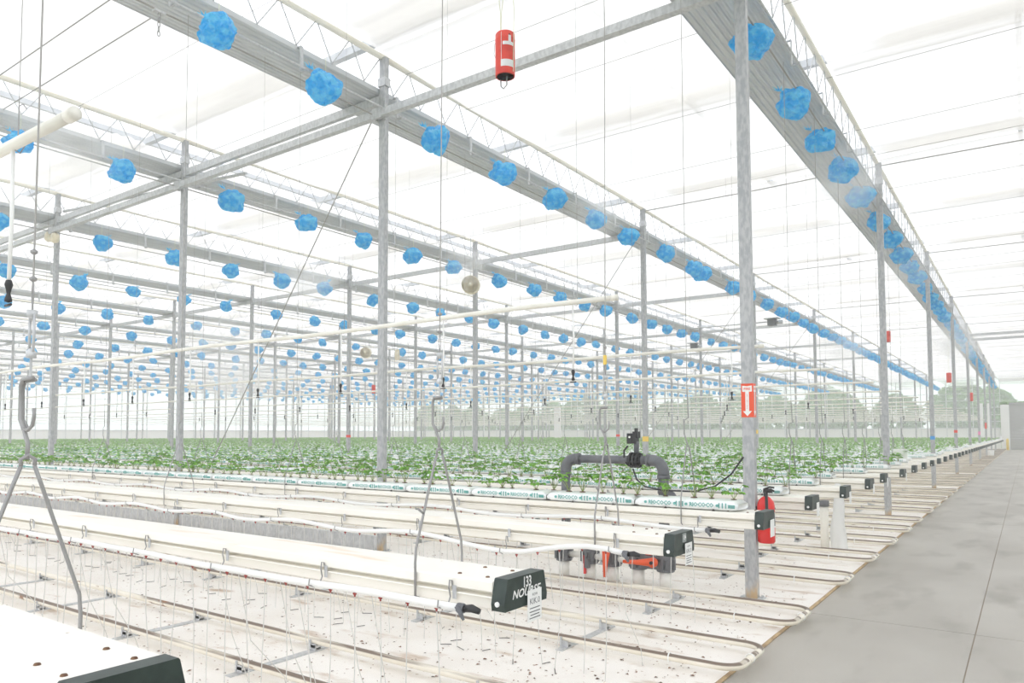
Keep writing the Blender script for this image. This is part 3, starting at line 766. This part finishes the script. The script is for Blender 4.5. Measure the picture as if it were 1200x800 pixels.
# ---------------------------------------------------------------- grow bags and print
def slab_mesh(seed):
    q = MB(); r_ = random.Random(seed); L = .91; N = 22; K = 14; o = r_.uniform(0, 30)
    for i in range(N+1):
        u = i/N; x = -L*u; e_ = min(u, 1-u)*L
        pinch = min(1, .55+(e_/.045)**.6*.45) if e_ < .045 else 1
        for j in range(K):
            a = 2*math.pi*j/K; c, s = math.cos(a), math.sin(a)
            yy = .150*math.copysign(abs(c)**.38, c); zz = .043*math.copysign(abs(s)**.5, s)
            w = 1+.025*noise.noise(Vector((x*14, a*1.5+o, o)))
            q.v.append((x, yy*(.85+.15*pinch)*w, .957+.044+zz*pinch*w-.044*(1-pinch)*.4))
    for i in range(N):
        for j in range(K):
            j2 = (j+1) % K; q.f.append((i*K+j, i*K+j2, (i+1)*K+j2, (i+1)*K+j))
    q.f.append(tuple(range(K))); q.f.append(tuple(N*K+j for j in reversed(range(K))))
    return q.mesh('slab_film', M_bagw, True)
slabs = [slab_mesh(i) for i in range(4)]
PRY = -.1575
wordm = text_mesh('word_print', 'RIOCOCO', .050, M_teal, frame_mat((0, PRY, 1.002), (1, 0, 0), (0, 0, 1)), offset=.0012, res=1, spacing=.9, sx=.95)
mk = MB(); pq = MB()
for x0 in (-.80, -.43):
    for k in range(3): mk.box((x0+.275+k*.028, PRY, .982), (x0+.281+k*.028, PRY+.012, 1.024))
    for dx in (-.005, .262): mk.lathe([(.012, 0), (.012, .012)], (x0+dx, PRY, 1.002), 8, 'y')
    for k in range(7): pq.box((x0+k*.037, PRY, .990), (x0+k*.037+.016, PRY+.012, 1.013))
    for k in range(3): pq.box((x0+.275+k*.028, PRY, .982), (x0+.283+k*.028, PRY+.012, 1.024))
for k in range(4): mk.box((-.075+k*.014, PRY, .985), (-.066+k*.014, PRY+.012, 1.012))
markm = mk.mesh('mark_print', M_teal); print_far = pq.mesh('slab_print', M_teal)
slitm = MB().prism([(-.012, 0), (.012, 0), (0, .016)], 'y', -.158, -.145).mesh('drain_slit', M_stake)
holem = MB().lathe([(.03, .0), (.022, .006), (0, .008)], k=8).mesh('coir_plug', M_coir)
slab_far = MB(); print_mass = MB(); nslab = 0
slab_list = []
for i in range(3, len(GUT_Y)):
    x0 = -2.0 if i != 3 else -1.93
    j = 0; x = x0-(.12, .25, .1, .0, .05)[i % 5]
    while x > X_FAR+4:
        if seen((x-.45, GUT_Y[i], 1.0), 240): slab_list.append((depth_px((x-.45, GUT_Y[i], 1))[2]+(0 if seen((x-.45, GUT_Y[i], 1.0), 40) else 1000), i, j, x))
        x -= .92; j += 1
slab_list.sort()
SL_BOX = [(-.14, .957), (-.152, .975), (-.145, 1.03), (-.11, 1.045), (.11, 1.045), (.145, 1.03), (.152, .975), (.14, .957)]
for c, (d, i, j, x) in enumerate(slab_list):
    y = GUT_Y[i]
    if c < 240:
        t = thing('grow_bag', (x, y, 0), 'white coco grow bag on the %s planted gutter, %s from the aisle end' % (nth(i-2), nth(j+1)), 'grow bag', 'coco grow bags on the gutters')
        link('slab_film', slabs[(i*3+j) % 4], t); 
        if d < 13:
            for dx in (-.67, -.30): link('word_print', wordm, t, (dx, 0, 0))
            tag(link('mark_print', markm, t), kind='stuff')
            for dx in (-.62, -.2): link('drain_slit', slitm, t, (dx, 0, .957))
        else: tag(link('slab_print', print_far, t), kind='stuff')
    else:
        slab_far.prism([(y+a, b_) for a, b_ in SL_BOX], 'x', x-.005, x-.905)
        if d < 34: print_mass.add(pq, Matrix.Translation((x, y, 0)))
tag(slab_far.build('distant_grow_bags', M_bagw), 'mass of white grow bags on the far gutters', 'grow bags', kind='stuff')
tag(print_mass.build('distant_bag_print', M_teal), 'teal print on the far grow bags', 'print', kind='stuff')

# ---------------------------------------------------------------- strawberry plants
def plant(seed, rich):
    r_ = random.Random(seed); lf = MB(); st = MB(); nl = r_.randint(6, 9) if rich else r_.randint(5, 7)
    for i in range(nl):
        a = i*2.4+r_.uniform(-.4, .4); h = r_.uniform(.07, .17); out = r_.uniform(.02, .10)
        tip = Vector((out*math.cos(a), out*math.sin(a), h)); d = Vector((math.cos(a), math.sin(a), r_.uniform(-.5, .15))).normalized()
        st.tube([(0, 0, 0), tuple(tip*.5+Vector((0, 0, .015))), tuple(tip)], .0025, 3, caps=False)
        side = d.cross(Vector((0, 0, 1))).normalized(); upn = side.cross(d)
        for q_ in (-1, 0, 1):
            dd = (d+side*q_*.95).normalized(); ss = dd.cross(upn).normalized(); L = r_.uniform(.048, .068); w = L*.42
            p0 = tip; pm = p0+dd*L*.55-upn*.004; pe = p0+dd*L-upn*.012
            n = len(lf.v)
            lf.v += [tuple(p0), tuple(p0+dd*L*.3+ss*w*.8+upn*.008), tuple(p0+dd*L*.75+ss*w*.8+upn*.004), tuple(pe), tuple(p0+dd*L*.75-ss*w*.8+upn*.004), tuple(p0+dd*L*.3-ss*w*.8+upn*.008), tuple(pm)]
            lf.f += [(n, n+1, n+6), (n+1, n+2, n+6), (n+2, n+3, n+6), (n+3, n+4, n+6), (n+4, n+5, n+6), (n+5, n, n+6)]
    return lf, st
PL = []
for i in range(9):
    a, b_ = plant(i, True); PL.append((a.mesh('leaves', M_leaf), b_.mesh('stems', M_stem)))
def small_plant(seed):
    r_ = random.Random(seed); q = MB()
    for i in range(11):
        a = r_.uniform(0, 6.28); c = Vector((r_.uniform(0, .09)*math.cos(a), r_.uniform(0, .09)*math.sin(a), r_.uniform(.05, .17)))
        d = Vector((math.cos(a), math.sin(a), r_.uniform(-.4, .4))).normalized(); s = d.cross(Vector((0, 0, 1))).normalized(); L = r_.uniform(.035, .06)
        q.quad(c-d*L, c-s*L*.8+Vector((0, 0, .01)), c+d*L, c+s*L*.8+Vector((0, 0, .01)))
    return q
SP = [small_plant(i) for i in range(12)]
plants = []; rp = random.Random(77)
for i in range(3, len(GUT_Y)):
    x = -2.02-(.12, .25, .1, .0, .05)[i % 5]; j = 0
    while x > X_FAR+4:
        y = GUT_Y[i]
        if seen((x, y, 1.1), 240): plants.append((depth_px((x, y, 1.1))[2]+(0 if seen((x, y, 1.1), 8) else 1000), i, j, x+rp.uniform(-.03, .03), y+rp.uniform(-.03, .03)))
        x -= .165*rp.choice((1, 1, 1, 1, 1.5)); j += 1
plants.sort()
far_p = MB()
for c, (d, i, j, x, y) in enumerate(plants):
    if c < 300:
        t = thing('strawberry_plant', (x, y, 1.046), 'young strawberry plant on the %s planted gutter, %s from the aisle end' % (nth(i-2), nth(j+1)), 'plant', 'young strawberry plants', rp.uniform(0, 6.28))
        s = rp.uniform(.8, 1.15); t.scale = (s, s, s*rp.uniform(.85, 1.1)); a, b_ = PL[rp.randrange(9)]
        link('leaves', a, t); link('stems', b_, t); link('coir_plug', holem, t)
    else:
        s = rp.uniform(.75, 1.05)
        far_p.add(SP[rp.randrange(12)], Matrix.Translation((x, y, 1.046)) @ Matrix.Rotation(rp.uniform(0, 6.28), 4, 'Z') @ Matrix.Scale(s, 4))
tag(far_p.build('strawberry_foliage', M_leaf_far), 'dense green strawberry plants on the far gutters', 'plants', kind='stuff')
print('plants', len(plants), 'slabs', len(slab_list), 'bags', len(bags))

# ---------------------------------------------------------------- misting pipes with drop nozzles
dropm = MB().tube([(0, 0, 0), (.01, 0, -.3), (0, 0, -.60)], .0085, 6).mesh('drop_tube', M_white, True)
nozm = MB().lathe([(.012, 0), (.018, -.02), (.012, -.04), (.008, -.06), (.016, -.085), (.016, -.095), (0, -.1)], (0, 0, -.58), 8).tube([(-.03, 0, -.69), (.03, 0, -.69)], .006, 5).mesh('nozzle', M_black, True)
mp0 = MB().tube([(0, 0, 0)]+[(-x, 0, .012*math.sin(x*1.3)) for x in range(1, 76)], .024, 10).mesh('mist_pipe', M_mistpipe, True)
collar = MB().lathe([(.028, -.06), (.028, 0), (.0, .002)], (0, 0, 0), 12, 'x').mesh('end_cap', M_mistpipe, True)
wireh = MB().tube([(-.03, 0, -.02), (-.027, .02, -.03), (0, .028, .0), (0, .0, .03), (0, 0, .17), (.0, .015, .185), (0, .03, .17)], .003, 5).mesh('pipe_hanger', M_rod)
wirev = MB().tube([(0, 0, .16), (0, 0, 4.1)], .002, 4).mesh('hanger_wire', M_wire)
for n_ in range(19):
    y = 1.35+4.37*n_; z = 2.77
    if n_ == 0: y, z = 1.35, 2.88
    xe = -3.04 if n_ == 0 else -2.82
    t = thing('misting_pipe', (xe, y, z), 'white misting pipe hanging over the crop, %s from the camera' % nth(n_+1), 'pipe', 'misting pipes')
    link('mist_pipe', mp0, t); link('end_cap', collar, t, (.02, 0, 0))
    for j in range(14):
        if n_ >= 8 and j not in (1, 5, 9): continue
        x = -.42-1.5*j-(.14 if n_ == 0 else 0)
        if seen((xe+x, y, 2.4), 20): link('drop_tube', dropm, t, (x, 0, -.02)); link('nozzle', nozm, t, (x, 0, -.02))
        if (j < 8 and n_ < 4 or j in (1, 5, 9)) and seen((xe+x, y, 2.9), 20): link('pipe_hanger', wireh, t, (x+.05, 0, 0)); link('hanger_wire', wirev, t, (x+.05, 0, 0))

# ---------------------------------------------------------------- valve station with riser pipes and grey arch
YM = PY0-.06
t = thing('valve_manifold', (-3.66, YM, 0), 'row of white riser pipes with grey unions and orange-red valve handles', 'valve manifold')
XR = [-4.27, -3.94, -3.66, -3.36, -3.06]
ris = MB().lathe([(.062, 0), (.062, .2)], k=16).mesh('riser', M_pipe, True)
def union():
    q = MB().lathe([(.085, .175), (.092, .18), (.092, .20), (.078, .205), (.078, .30), (.098, .305), (.098, .335), (.07, .34)], k=16)
    for j in range(8):
        a = j*math.pi/4; q.cbox((.09*math.cos(a), .09*math.sin(a), .255), (.03, .03, .11))
    q.lathe([(.10, .315), (.10, .345), (.06, .35)], k=16)
    return q
un = union().mesh('union', M_fit)
for x in XR: link('riser', ris, t, (x+3.66, 0, 0)); link('union', un, t, (x+3.66, 0, 0))
MB().box((.22, -.075, .2), (.68, .075, .33)).build('valve_body', M_fit, t)
MB().tube([(-.61, 0, .255), (.60, 0, .255)], .035, 10).build('header_pipe', M_pipe, t, True)
MB().tube([(.52, -.16, .285), (.35, -.165, .27), (.20, -.16, .262)], [.045, .026, .018], 8).lathe([(.05, 0), (.05, .05)], (.53, -.19, .285), 14, 'y').build('valve_handle', M_orange, t, True)
MB().lathe([(.018, 0), (.018, .02), (0, .022)], (.53, -.212, .285), 8, 'y').build('handle_bolt', M_black, t)
MB().tube([(.0, -.16, .345), (-.008, -.17, .2), (-.014, -.165, .08)], [.045, .026, .02], 8).build('valve_handle', M_orange, t, True)
MB().cbox((-.26, -.1, .19), (.05, .05, .10)).build('small_valve', M_fit, t); MB().cbox((-.30, -.08, .17), (.02, .03, .2)).build('small_handle', M_fire, t)
MB().cbox((.43, -.02, .35), (.06, .06, .03)).build('indicator', M_fire, t)
t = thing('pipe_arch', (-3.66, YM, 0), 'dark grey plastic pipe arch rising behind the first planted gutter', 'pipe')
xa, xb = -.58, .59; zt = 1.32
MB().tube([(xa, 0, .35), (xa, 0, 1.2)], .052, 16).build('leg', M_grey, t, True)
MB().tube([(xb, 0, .35), (xb, 0, 1.2)], .054, 16).build('leg', M_grey, t, True)
MB().tube([(xa+.13, 0, zt), (xb-.13, 0, zt)], .045, 16).build('top_pipe', M_grey, t, True)
def elbow(x, s):
    pts = [(x, 0, zt-.17), (x, 0, zt-.13)]+[(x+s*(.12-.12*math.cos(a*math.pi/12)), 0, zt-.12+.12*math.sin(a*math.pi/12)) for a in range(7)]+[(x+s*.17, 0, zt)]
    q = MB().tube(pts, .060, 16); q.tube([(x+s*.15, 0, zt), (x+s*.18, 0, zt)], .066, 16); q.tube([(x, 0, zt-.19), (x, 0, zt-.15)], .066, 16); return q
elbow(xa, 1).build('elbow', M_grey, t, True); elbow(xb, -1).build('elbow', M_grey, t, True)
MB().tube([(xb, 0, .98), (xb, 0, 1.06)], .062, 16).build('coupling', M_grey, t, True)
MB().tube([(xb+.03, -.03, 1.0), (xb+.12, -.06, .98), (xb+.18, -.08, .90)], .03, 10).build('side_branch', M_grey, t, True)
MB().tube([(xb+.17, -.08, .93), (xb+.24, -.09, .93)], .008, 6).build('branch_handle', M_orange, t, True)
fl_ = MB()
for x in (.235, .275, .315): fl_.tube([(x-.009, 0, zt), (x+.009, 0, zt)], .085, 18)
for j in range(8):
    a = j*math.pi/4+.2; fl_.tube([(.21, .068*math.cos(a), zt+.068*math.sin(a)), (.34, .068*math.cos(a), zt+.068*math.sin(a))], .009, 6)
fl_.tube([(.20, 0, zt), (.35, 0, zt)], .055, 14); fl_.build('flange_valve', M_black, t)
MB().tube([(.29, 0, zt+.07), (.29, 0, zt+.2)], .028, 10).build('valve_stem', M_grey, t, True)
ac = MB().cbox((.25, 0, zt+.23), (.10, .09, .11)).cbox((.29, 0, zt+.27), (.06, .07, .07)).tube([(.29, 0, zt+.3), (.29, 0, zt+.34)], .02, 10).cbox((.23, -.05, zt+.23), (.05, .02, .05))
ac.build('actuator', M_black, t)
MB().lathe([(.012, 0), (.012, .006), (0, .007)], (.24, -.067, zt+.245), 8, 'y').build('indicator', M_white, t)
MB().tube([(.20, -.02, zt+.15), (.16, -.03, zt+.10), (.16, -.03, zt+.0), (.21, -.03, zt-.06)], .011, 7).build('signal_cable', M_black, t, True)
MB().tube([(.27, -.05, zt-.09), (.32, -.07, zt-.2), (.42, -.09, zt-.27), (.62, -.10, zt-.30), (.95, -.08, zt-.30), (1.15, -.05, zt-.24), (1.30, -.02, zt-.12), (1.38, .0, zt-.0), (1.41, .02, zt+.05)], .009, 7).build('power_cable', M_black, t, True)

# low galvanised kerb along the first post row
t = thing('kerb_plate', (-20, PY0, 0), 'low galvanised kerb plate on the floor between the left posts', 'kerb')
MB().box((-17, -.02, .0), (12.85, .02, .19)).build('plate', M_galv, t); MB().box((-17, -.02, .19), (12.85, .05, .195)).build('lip', M_galv, t)

# ---------------------------------------------------------------- fire extinguisher and sign on the aisle post
PXA, PYA = GX0, PY0
t = thing('fire_extinguisher', (PXA+.145, PYA-.0, .545), 'red fire extinguisher hanging on the post with the fire sign', 'fire extinguisher')
MB().lathe([(.0, 0), (.07, .005), (.08, .02), (.08, .36), (.072, .40), (.045, .435), (.025, .45), (0, .45)], k=20).build('cylinder', M_fire, t, True)
MB().tube([(0, 0, .45), (0, 0, .49)], .02, 10).cbox((.02, 0, .50), (.08, .03, .03)).build('valve_head', M_black, t)
MB().tube([(-.02, 0, .505), (.05, 0, .52), (.08, 0, .50)], .009, 6).tube([(-.02, 0, .515), (.04, 0, .54), (.08, 0, .535)], .009, 6).build('squeeze_handle', M_black, t, True)
MB().tube([(.0, -.03, .485), (.03, -.085, .45), (.035, -.095, .3), (.03, -.095, .18)], .014, 8).build('hose', M_black, t, True)
MB().prism([(.082*math.cos(a), .082*math.sin(a)) for a in [-.9+.2*i for i in range(8)]]+[(.078*math.cos(a), .078*math.sin(a)) for a in [.5-.2*i for i in range(8)]], 'z', .16, .30).build('label', M_paper, t, True)
MB().box((-.09, -.02, .25), (-.07, .02, .35)).build('wall_bracket', M_black, t)
t = thing('fire_sign', (PXA, PYA, 1.925), 'red FIRE EXTINGUISHER arrow sign wrapped on the aisle post', 'sign')
SZ = .165
for face in (0, 1):
    if face == 0: FM = frame_mat((0, -.0425, 0), (1, 0, 0), (0, 0, 1)); hw = .058
    else: FM = frame_mat((.0575, 0, 0), (0, 1, 0), (0, 0, 1)); hw = .043
    q = MB(); n = [(-hw, -SZ), (hw, -SZ), (hw, SZ), (-hw, SZ)]
    q.prism(n, 'z', -.001, .0012); q.v = [tuple(FM @ Vector(v)) for v in q.v]; q.build('plate', M_sign, t)
    q = MB(); w = hw*.30; 
    ar = [(-w, -.105), (-hw*.75, -.105), (0, -.155), (hw*.75, -.105), (w, -.105), (w, .085), (hw*.8, .085), (hw*.8, .145), (0, .138), (-hw*.8, .145), (-hw*.8, .085), (-w, .085)]
    q.v = [tuple(FM @ Vector((a, b_, .0022))) for a, b_ in ar]; q.f = [(4, 3, 2, 1, 0), (0, 11, 5, 4), (11, 10, 9, 8, 7, 6, 5)]
    q.f = [(1, 2, 0), (0, 2, 4), (2, 3, 4), (0, 4, 5, 11), (11, 5, 8), (5, 6, 7), (5, 7, 8), (11, 8, 9), (11, 9, 10)]
    q.build('arrow', M_white, t)
    link('fire_print', text_mesh('fire_print', 'FIRE', .034, M_sign, FM @ Matrix.Translation((0, .112, .003)), offset=.0008, sx=hw/.055), t)
    link('arrow_print', text_mesh('arrow_print', '\n'.join('EXTINGUISHER'), .0125, M_sign, FM @ Matrix.Translation((0, -.012, .003)), offset=.0003), t)

# ---------------------------------------------------------------- red can hanging from cords
def red_can(loc, lab, full=True):
    t = thing('hanging_can', loc, lab, 'can', 'red hanging cans')
    MB().lathe([(.088, -.22), (.098, -.22), (.10, -.21), (.10, .145), (.102, .15), (.102, .155), (.10, .16), (.10, .21), (.092, .222), (.0, .225), (.0, .21), (.088, .20), (.088, -.22)], k=28).build('shell', M_can, t, True)
    if not full: 
        MB().tube([(0, 0, .22), (0, 0, 6.9-loc[2])], .004, 4).build('cord', M_cord, t); return t
    def patch(a0, a1, z0, z1, m, nm):
        N = 8; A = [a0+(a1-a0)*i/N for i in range(N+1)]
        MB().prism([(.1025*math.cos(a), .1025*math.sin(a)) for a in A]+[(.0995*math.cos(a), .0995*math.sin(a)) for a in reversed(A)], 'z', z0, z1).build(nm, m, t, False)
    f = math.atan2(-6, 4.16)                      # facing the eye
    patch(f-.25, f+.95, .065, .10, M_silver, 'white_band'); patch(f-.45, f+1.0, -.155, -.085, M_silver, 'white_band')
    patch(f+.33, f+.62, .10, .165, M_silver, 'latch'); patch(f+.38, f+.5, .165, .18, M_black, 'latch_pin')
    patch(f-.42, f-.38, -.15, .2, M_silver, 'strap')
    MB().lathe([(.0, .1), (.03, .1), (.03, -.1), (.0, -.1)], k=10).build('core', M_black, t, True)
    c0 = Vector((-.02, -.02, -.2))
    MB().tube([(-.07, .02, -.21), (-.06, .01, -.30), (-.02, 0, -.34), (.02, 0, -.31), (.02, 0, -.1)], .006, 6).build('wire_loop', M_rod, t, True)
    MB().tube([(-.06, 0, .215), (-.055, 0, .45), (-.09, 0, .75), (-.11, 0, 1.45)], .004, 5).build('cord', M_cord, t)
    MB().tube([(-.045, 0, .215), (-.045, 0, .45), (0, 0, .75), (.03, 0, 1.45)], .004, 5).build('cord', M_cord, t)
    MB().tube([(.105, -.01, -.2), (.11, 0, .45), (.10, 0, .58), (.02, 0, .64)], .004, 5).build('cord', M_cord, t)
    MB().tube([(-.10, -.02, -.02), (-.14, 0, .06), (-.13, 0, .16), (-.09, 0, .21)], .003, 5).build('side_wire', M_rod, t)
    return t
red_can((-4.16, 6.0, 5.44), 'red can with silver bands hanging from cords above the cross tube')
red_can((-4.35, 33.0, 5.45), 'small red can hanging beside the second aisle post', False)
red_can((-2.75, 39.0, 4.1), 'small red can hanging between the far aisle posts', False)
red_can((-2.3, 46.0, 3.5), 'tiny red can hanging near the far aisle posts', False)
red_can((-27.5, 27.5, 3.95), 'small red can hanging far left over the crop', False)

# ---------------------------------------------------------------- circulation fans and gear motors
def fan(loc, rz, lab):
    t = thing('circulation_fan', loc, lab, 'fan', 'cream circulation fans', rz)
    MB().lathe([(.23, -.10), (.25, -.08), (.25, .08), (.23, .10), (.215, .08), (.215, -.08), (.23, -.10)], (0, 0, 0), 20, 'y').build('shroud', M_cream, t, True)
    bl = MB()
    for j in range(5):
        a = j*1.2566; c, s = math.cos(a), math.sin(a)
        bl.quad((.05*c-.03*s, .03, .05*s+.03*c), (.20*c-.07*s, .04, .20*s+.07*c), (.20*c+.05*s, -.03, .20*s-.05*c), (.05*c+.03*s, -.02, .05*s-.03*c))
    bl.build('blade', M_white, t); MB().lathe([(0, -.12), (.06, -.11), (.06, .06), (0, .07)], (0, 0, 0), 12, 'y').build('motor', M_cream, t, True)
    MB().tube([(0, 0, .24), (0, 0, 6.9-loc[2])], .012, 6).build('hanger_rod', M_galv, t)
    return t
fan((-12.0, 15.65, 5.62), .5, 'cream circulation fan beside the third roof girder, largest of the fans')
fan((-24.0, 23.5, 5.28), .4, 'cream circulation fan far over the crop, left of the second girder post')
fan((-23.0, 24.5, 5.2), -.9, 'cream circulation fan turned sideways far over the crop')
for (x, y, z, w) in ((-7.35, 27.6, 5.62, 'second'), (-12.3, 33.0, 5.62, 'third')):
    t = thing('gear_motor', (x, y, z), 'grey screen gear motor under the %s roof girder from the aisle' % w, 'motor', 'screen gear motors')
    MB().box((-.25, -.2, .14), (.25, .2, .17)).build('mount_plate', M_galv, t); MB().box((-.14, -.12, -.1), (.14, .12, .14)).build('gearbox', M_fit, t)
    MB().tube([(.14, 0, .0), (.36, 0, .0)], .07, 12).build('motor', M_galv, t, True)
    MB().tube([(-3.0, 0, .05), (-.14, 0, .05)], .02, 8).build('drive_shaft', M_galv, t, True)

# ---------------------------------------------------------------- odds and ends on the gutter ends
q = MB(); N = 10
for i in range(N+1):
    z = .92*(1-i/N); w = .035+.075*(i/N)**.8
    for j in range(8):
        a = 2*math.pi*j/8; rr_ = w*(1+.25*math.sin(3*a+i*.7)); q.v.append((rr_*math.cos(a), rr_*.7*math.sin(a), z))
q.f = [(i*8+j, i*8+(j+1) % 8, (i+1)*8+(j+1) % 8, (i+1)*8+j) for i in range(N) for j in range(8)]
o = q.build('film_sleeve', M_foil, None, True, (-2.08, 10.85, .005)); tag(o, 'white translucent film sleeve hanging to the floor beside a gutter end', 'film')
t = thing('drain_pipe', (-2.28, 10.95, 0), 'short cream drain pipe standing behind the white film sleeve', 'pipe')
MB().tube([(0, 0, 0), (0, 0, .62)], .055, 12).build('pipe', M_gut, t, True); MB().tube([(0, 0, .60), (0, 0, .68)], .065, 12).build('socket', M_fit, t, True)
t = thing('white_bin', (-2.27, GUT_Y[10], .957), 'upright white plastic sheet standing on a gutter end', 'sheet')
MB().box((-.14, -.02, .0), (.14, .02, .30)).build('sheet', M_foil, t); MB().box((-.14, -.08, 0), (.14, .08, .006)).build('foot', M_foil, t)
t = thing('bin_row_bucket', (-2.0, 60.5, 0), 'small white bucket far along the row ends', 'bucket'); MB().lathe([(.16, 0), (.20, .45), (.19, .45), (.15, .02), (0, .02)], k=14).build('pail', M_white, t, True)
MB().tube([(-.19, 0, .44), (0, .1, .5), (.19, 0, .44)], .006, 5).build('handle', M_rod, t)

# crop debris scattered on the white sheet
q = MB(); rd = random.Random(8)
for i in range(1800):
    x = -1.8-abs(rd.gauss(0, 3.5)); y = rd.uniform(2.2, 8) if rd.random() < .7 else rd.uniform(2, 16)
    L = rd.uniform(.004, .018); a = rd.uniform(0, 6.28); c, s = math.cos(a), math.sin(a); w = L*rd.uniform(.25, .8); z = sheet_z(x, y)+.002
    q.quad((x+L*c, y+L*s, z), (x-w*s, y+w*c, z+.006), (x-L*c, y-L*s, z), (x+w*s, y-w*c, z+.003))
tag(q.build('crop_debris', M_debris), 'brown crumbs of crop debris scattered on the white sheet', 'debris', kind='stuff')

# ---------------------------------------------------------------- haze in the house
tag(MB().box((X_FAR+.1, -5.9, .03), (12.1, Y_END-1.1, 6.84)).build('haze', haze_mat('haze', .0042)), 'thin white humidity haze filling the greenhouse', 'haze', kind='stuff')
# drifting mist puffs near the nozzles under the girders
mistm = haze_mat('mist', 1.7, 2.2, True); thinm = haze_mat('thin_mist', .42, 1.6, True)
PUFFS = [((-2.35, 13.6, 5.95), (.75, 1.5, .6), 'mist puff across the bags under the aisle girder, nearest one'), ((-2.3, 21.5, 5.9), (.8, 3.0, .7), 'mist veil along the middle of the aisle girder'), ((-2.4, 38, 5.7), (1.2, 9, .9), 'long mist veil along the far aisle girder'),
         ((-6.9, 13.2, 6.05), (.6, .9, .5), 'mist puff at the second girder before its second post'), ((-6.9, 38, 5.6), (1.2, 5, .9), 'mist puff at the far end of the second girder'),
         ((-11.9, 5.2, 6.1), (.6, 1.4, .5), 'mist puff around the bags at the upper left'), ((-11.6, 14.9, 6.0), (.7, .9, .55), 'mist puff between the bags of the third girder'),
         ((-16.7, 14.0, 6.0), (.9, 1.6, .6), 'mist puff between the bags of the fourth girder'), ((-24, 16, 5.2), (2.6, 2.6, 1.0), 'broad mist cloud over the left crop'), ((-34, 24, 4.6), (5, 4, 1.6), 'broad mist cloud far over the left crop')]
pm = MB(); pm.v = [tuple(v) for v in ICO1[0]]; pm.f = ICO1[1]
pmesh = pm.mesh('mist_puff', mistm); tmesh = pm.mesh('mist_puff', thinm)
for c, sc, lab in PUFFS:
    o = link('mist_puff', tmesh if max(sc) > 2 else pmesh, None, c); o.scale = sc; tag(o, lab, 'mist', kind='stuff')
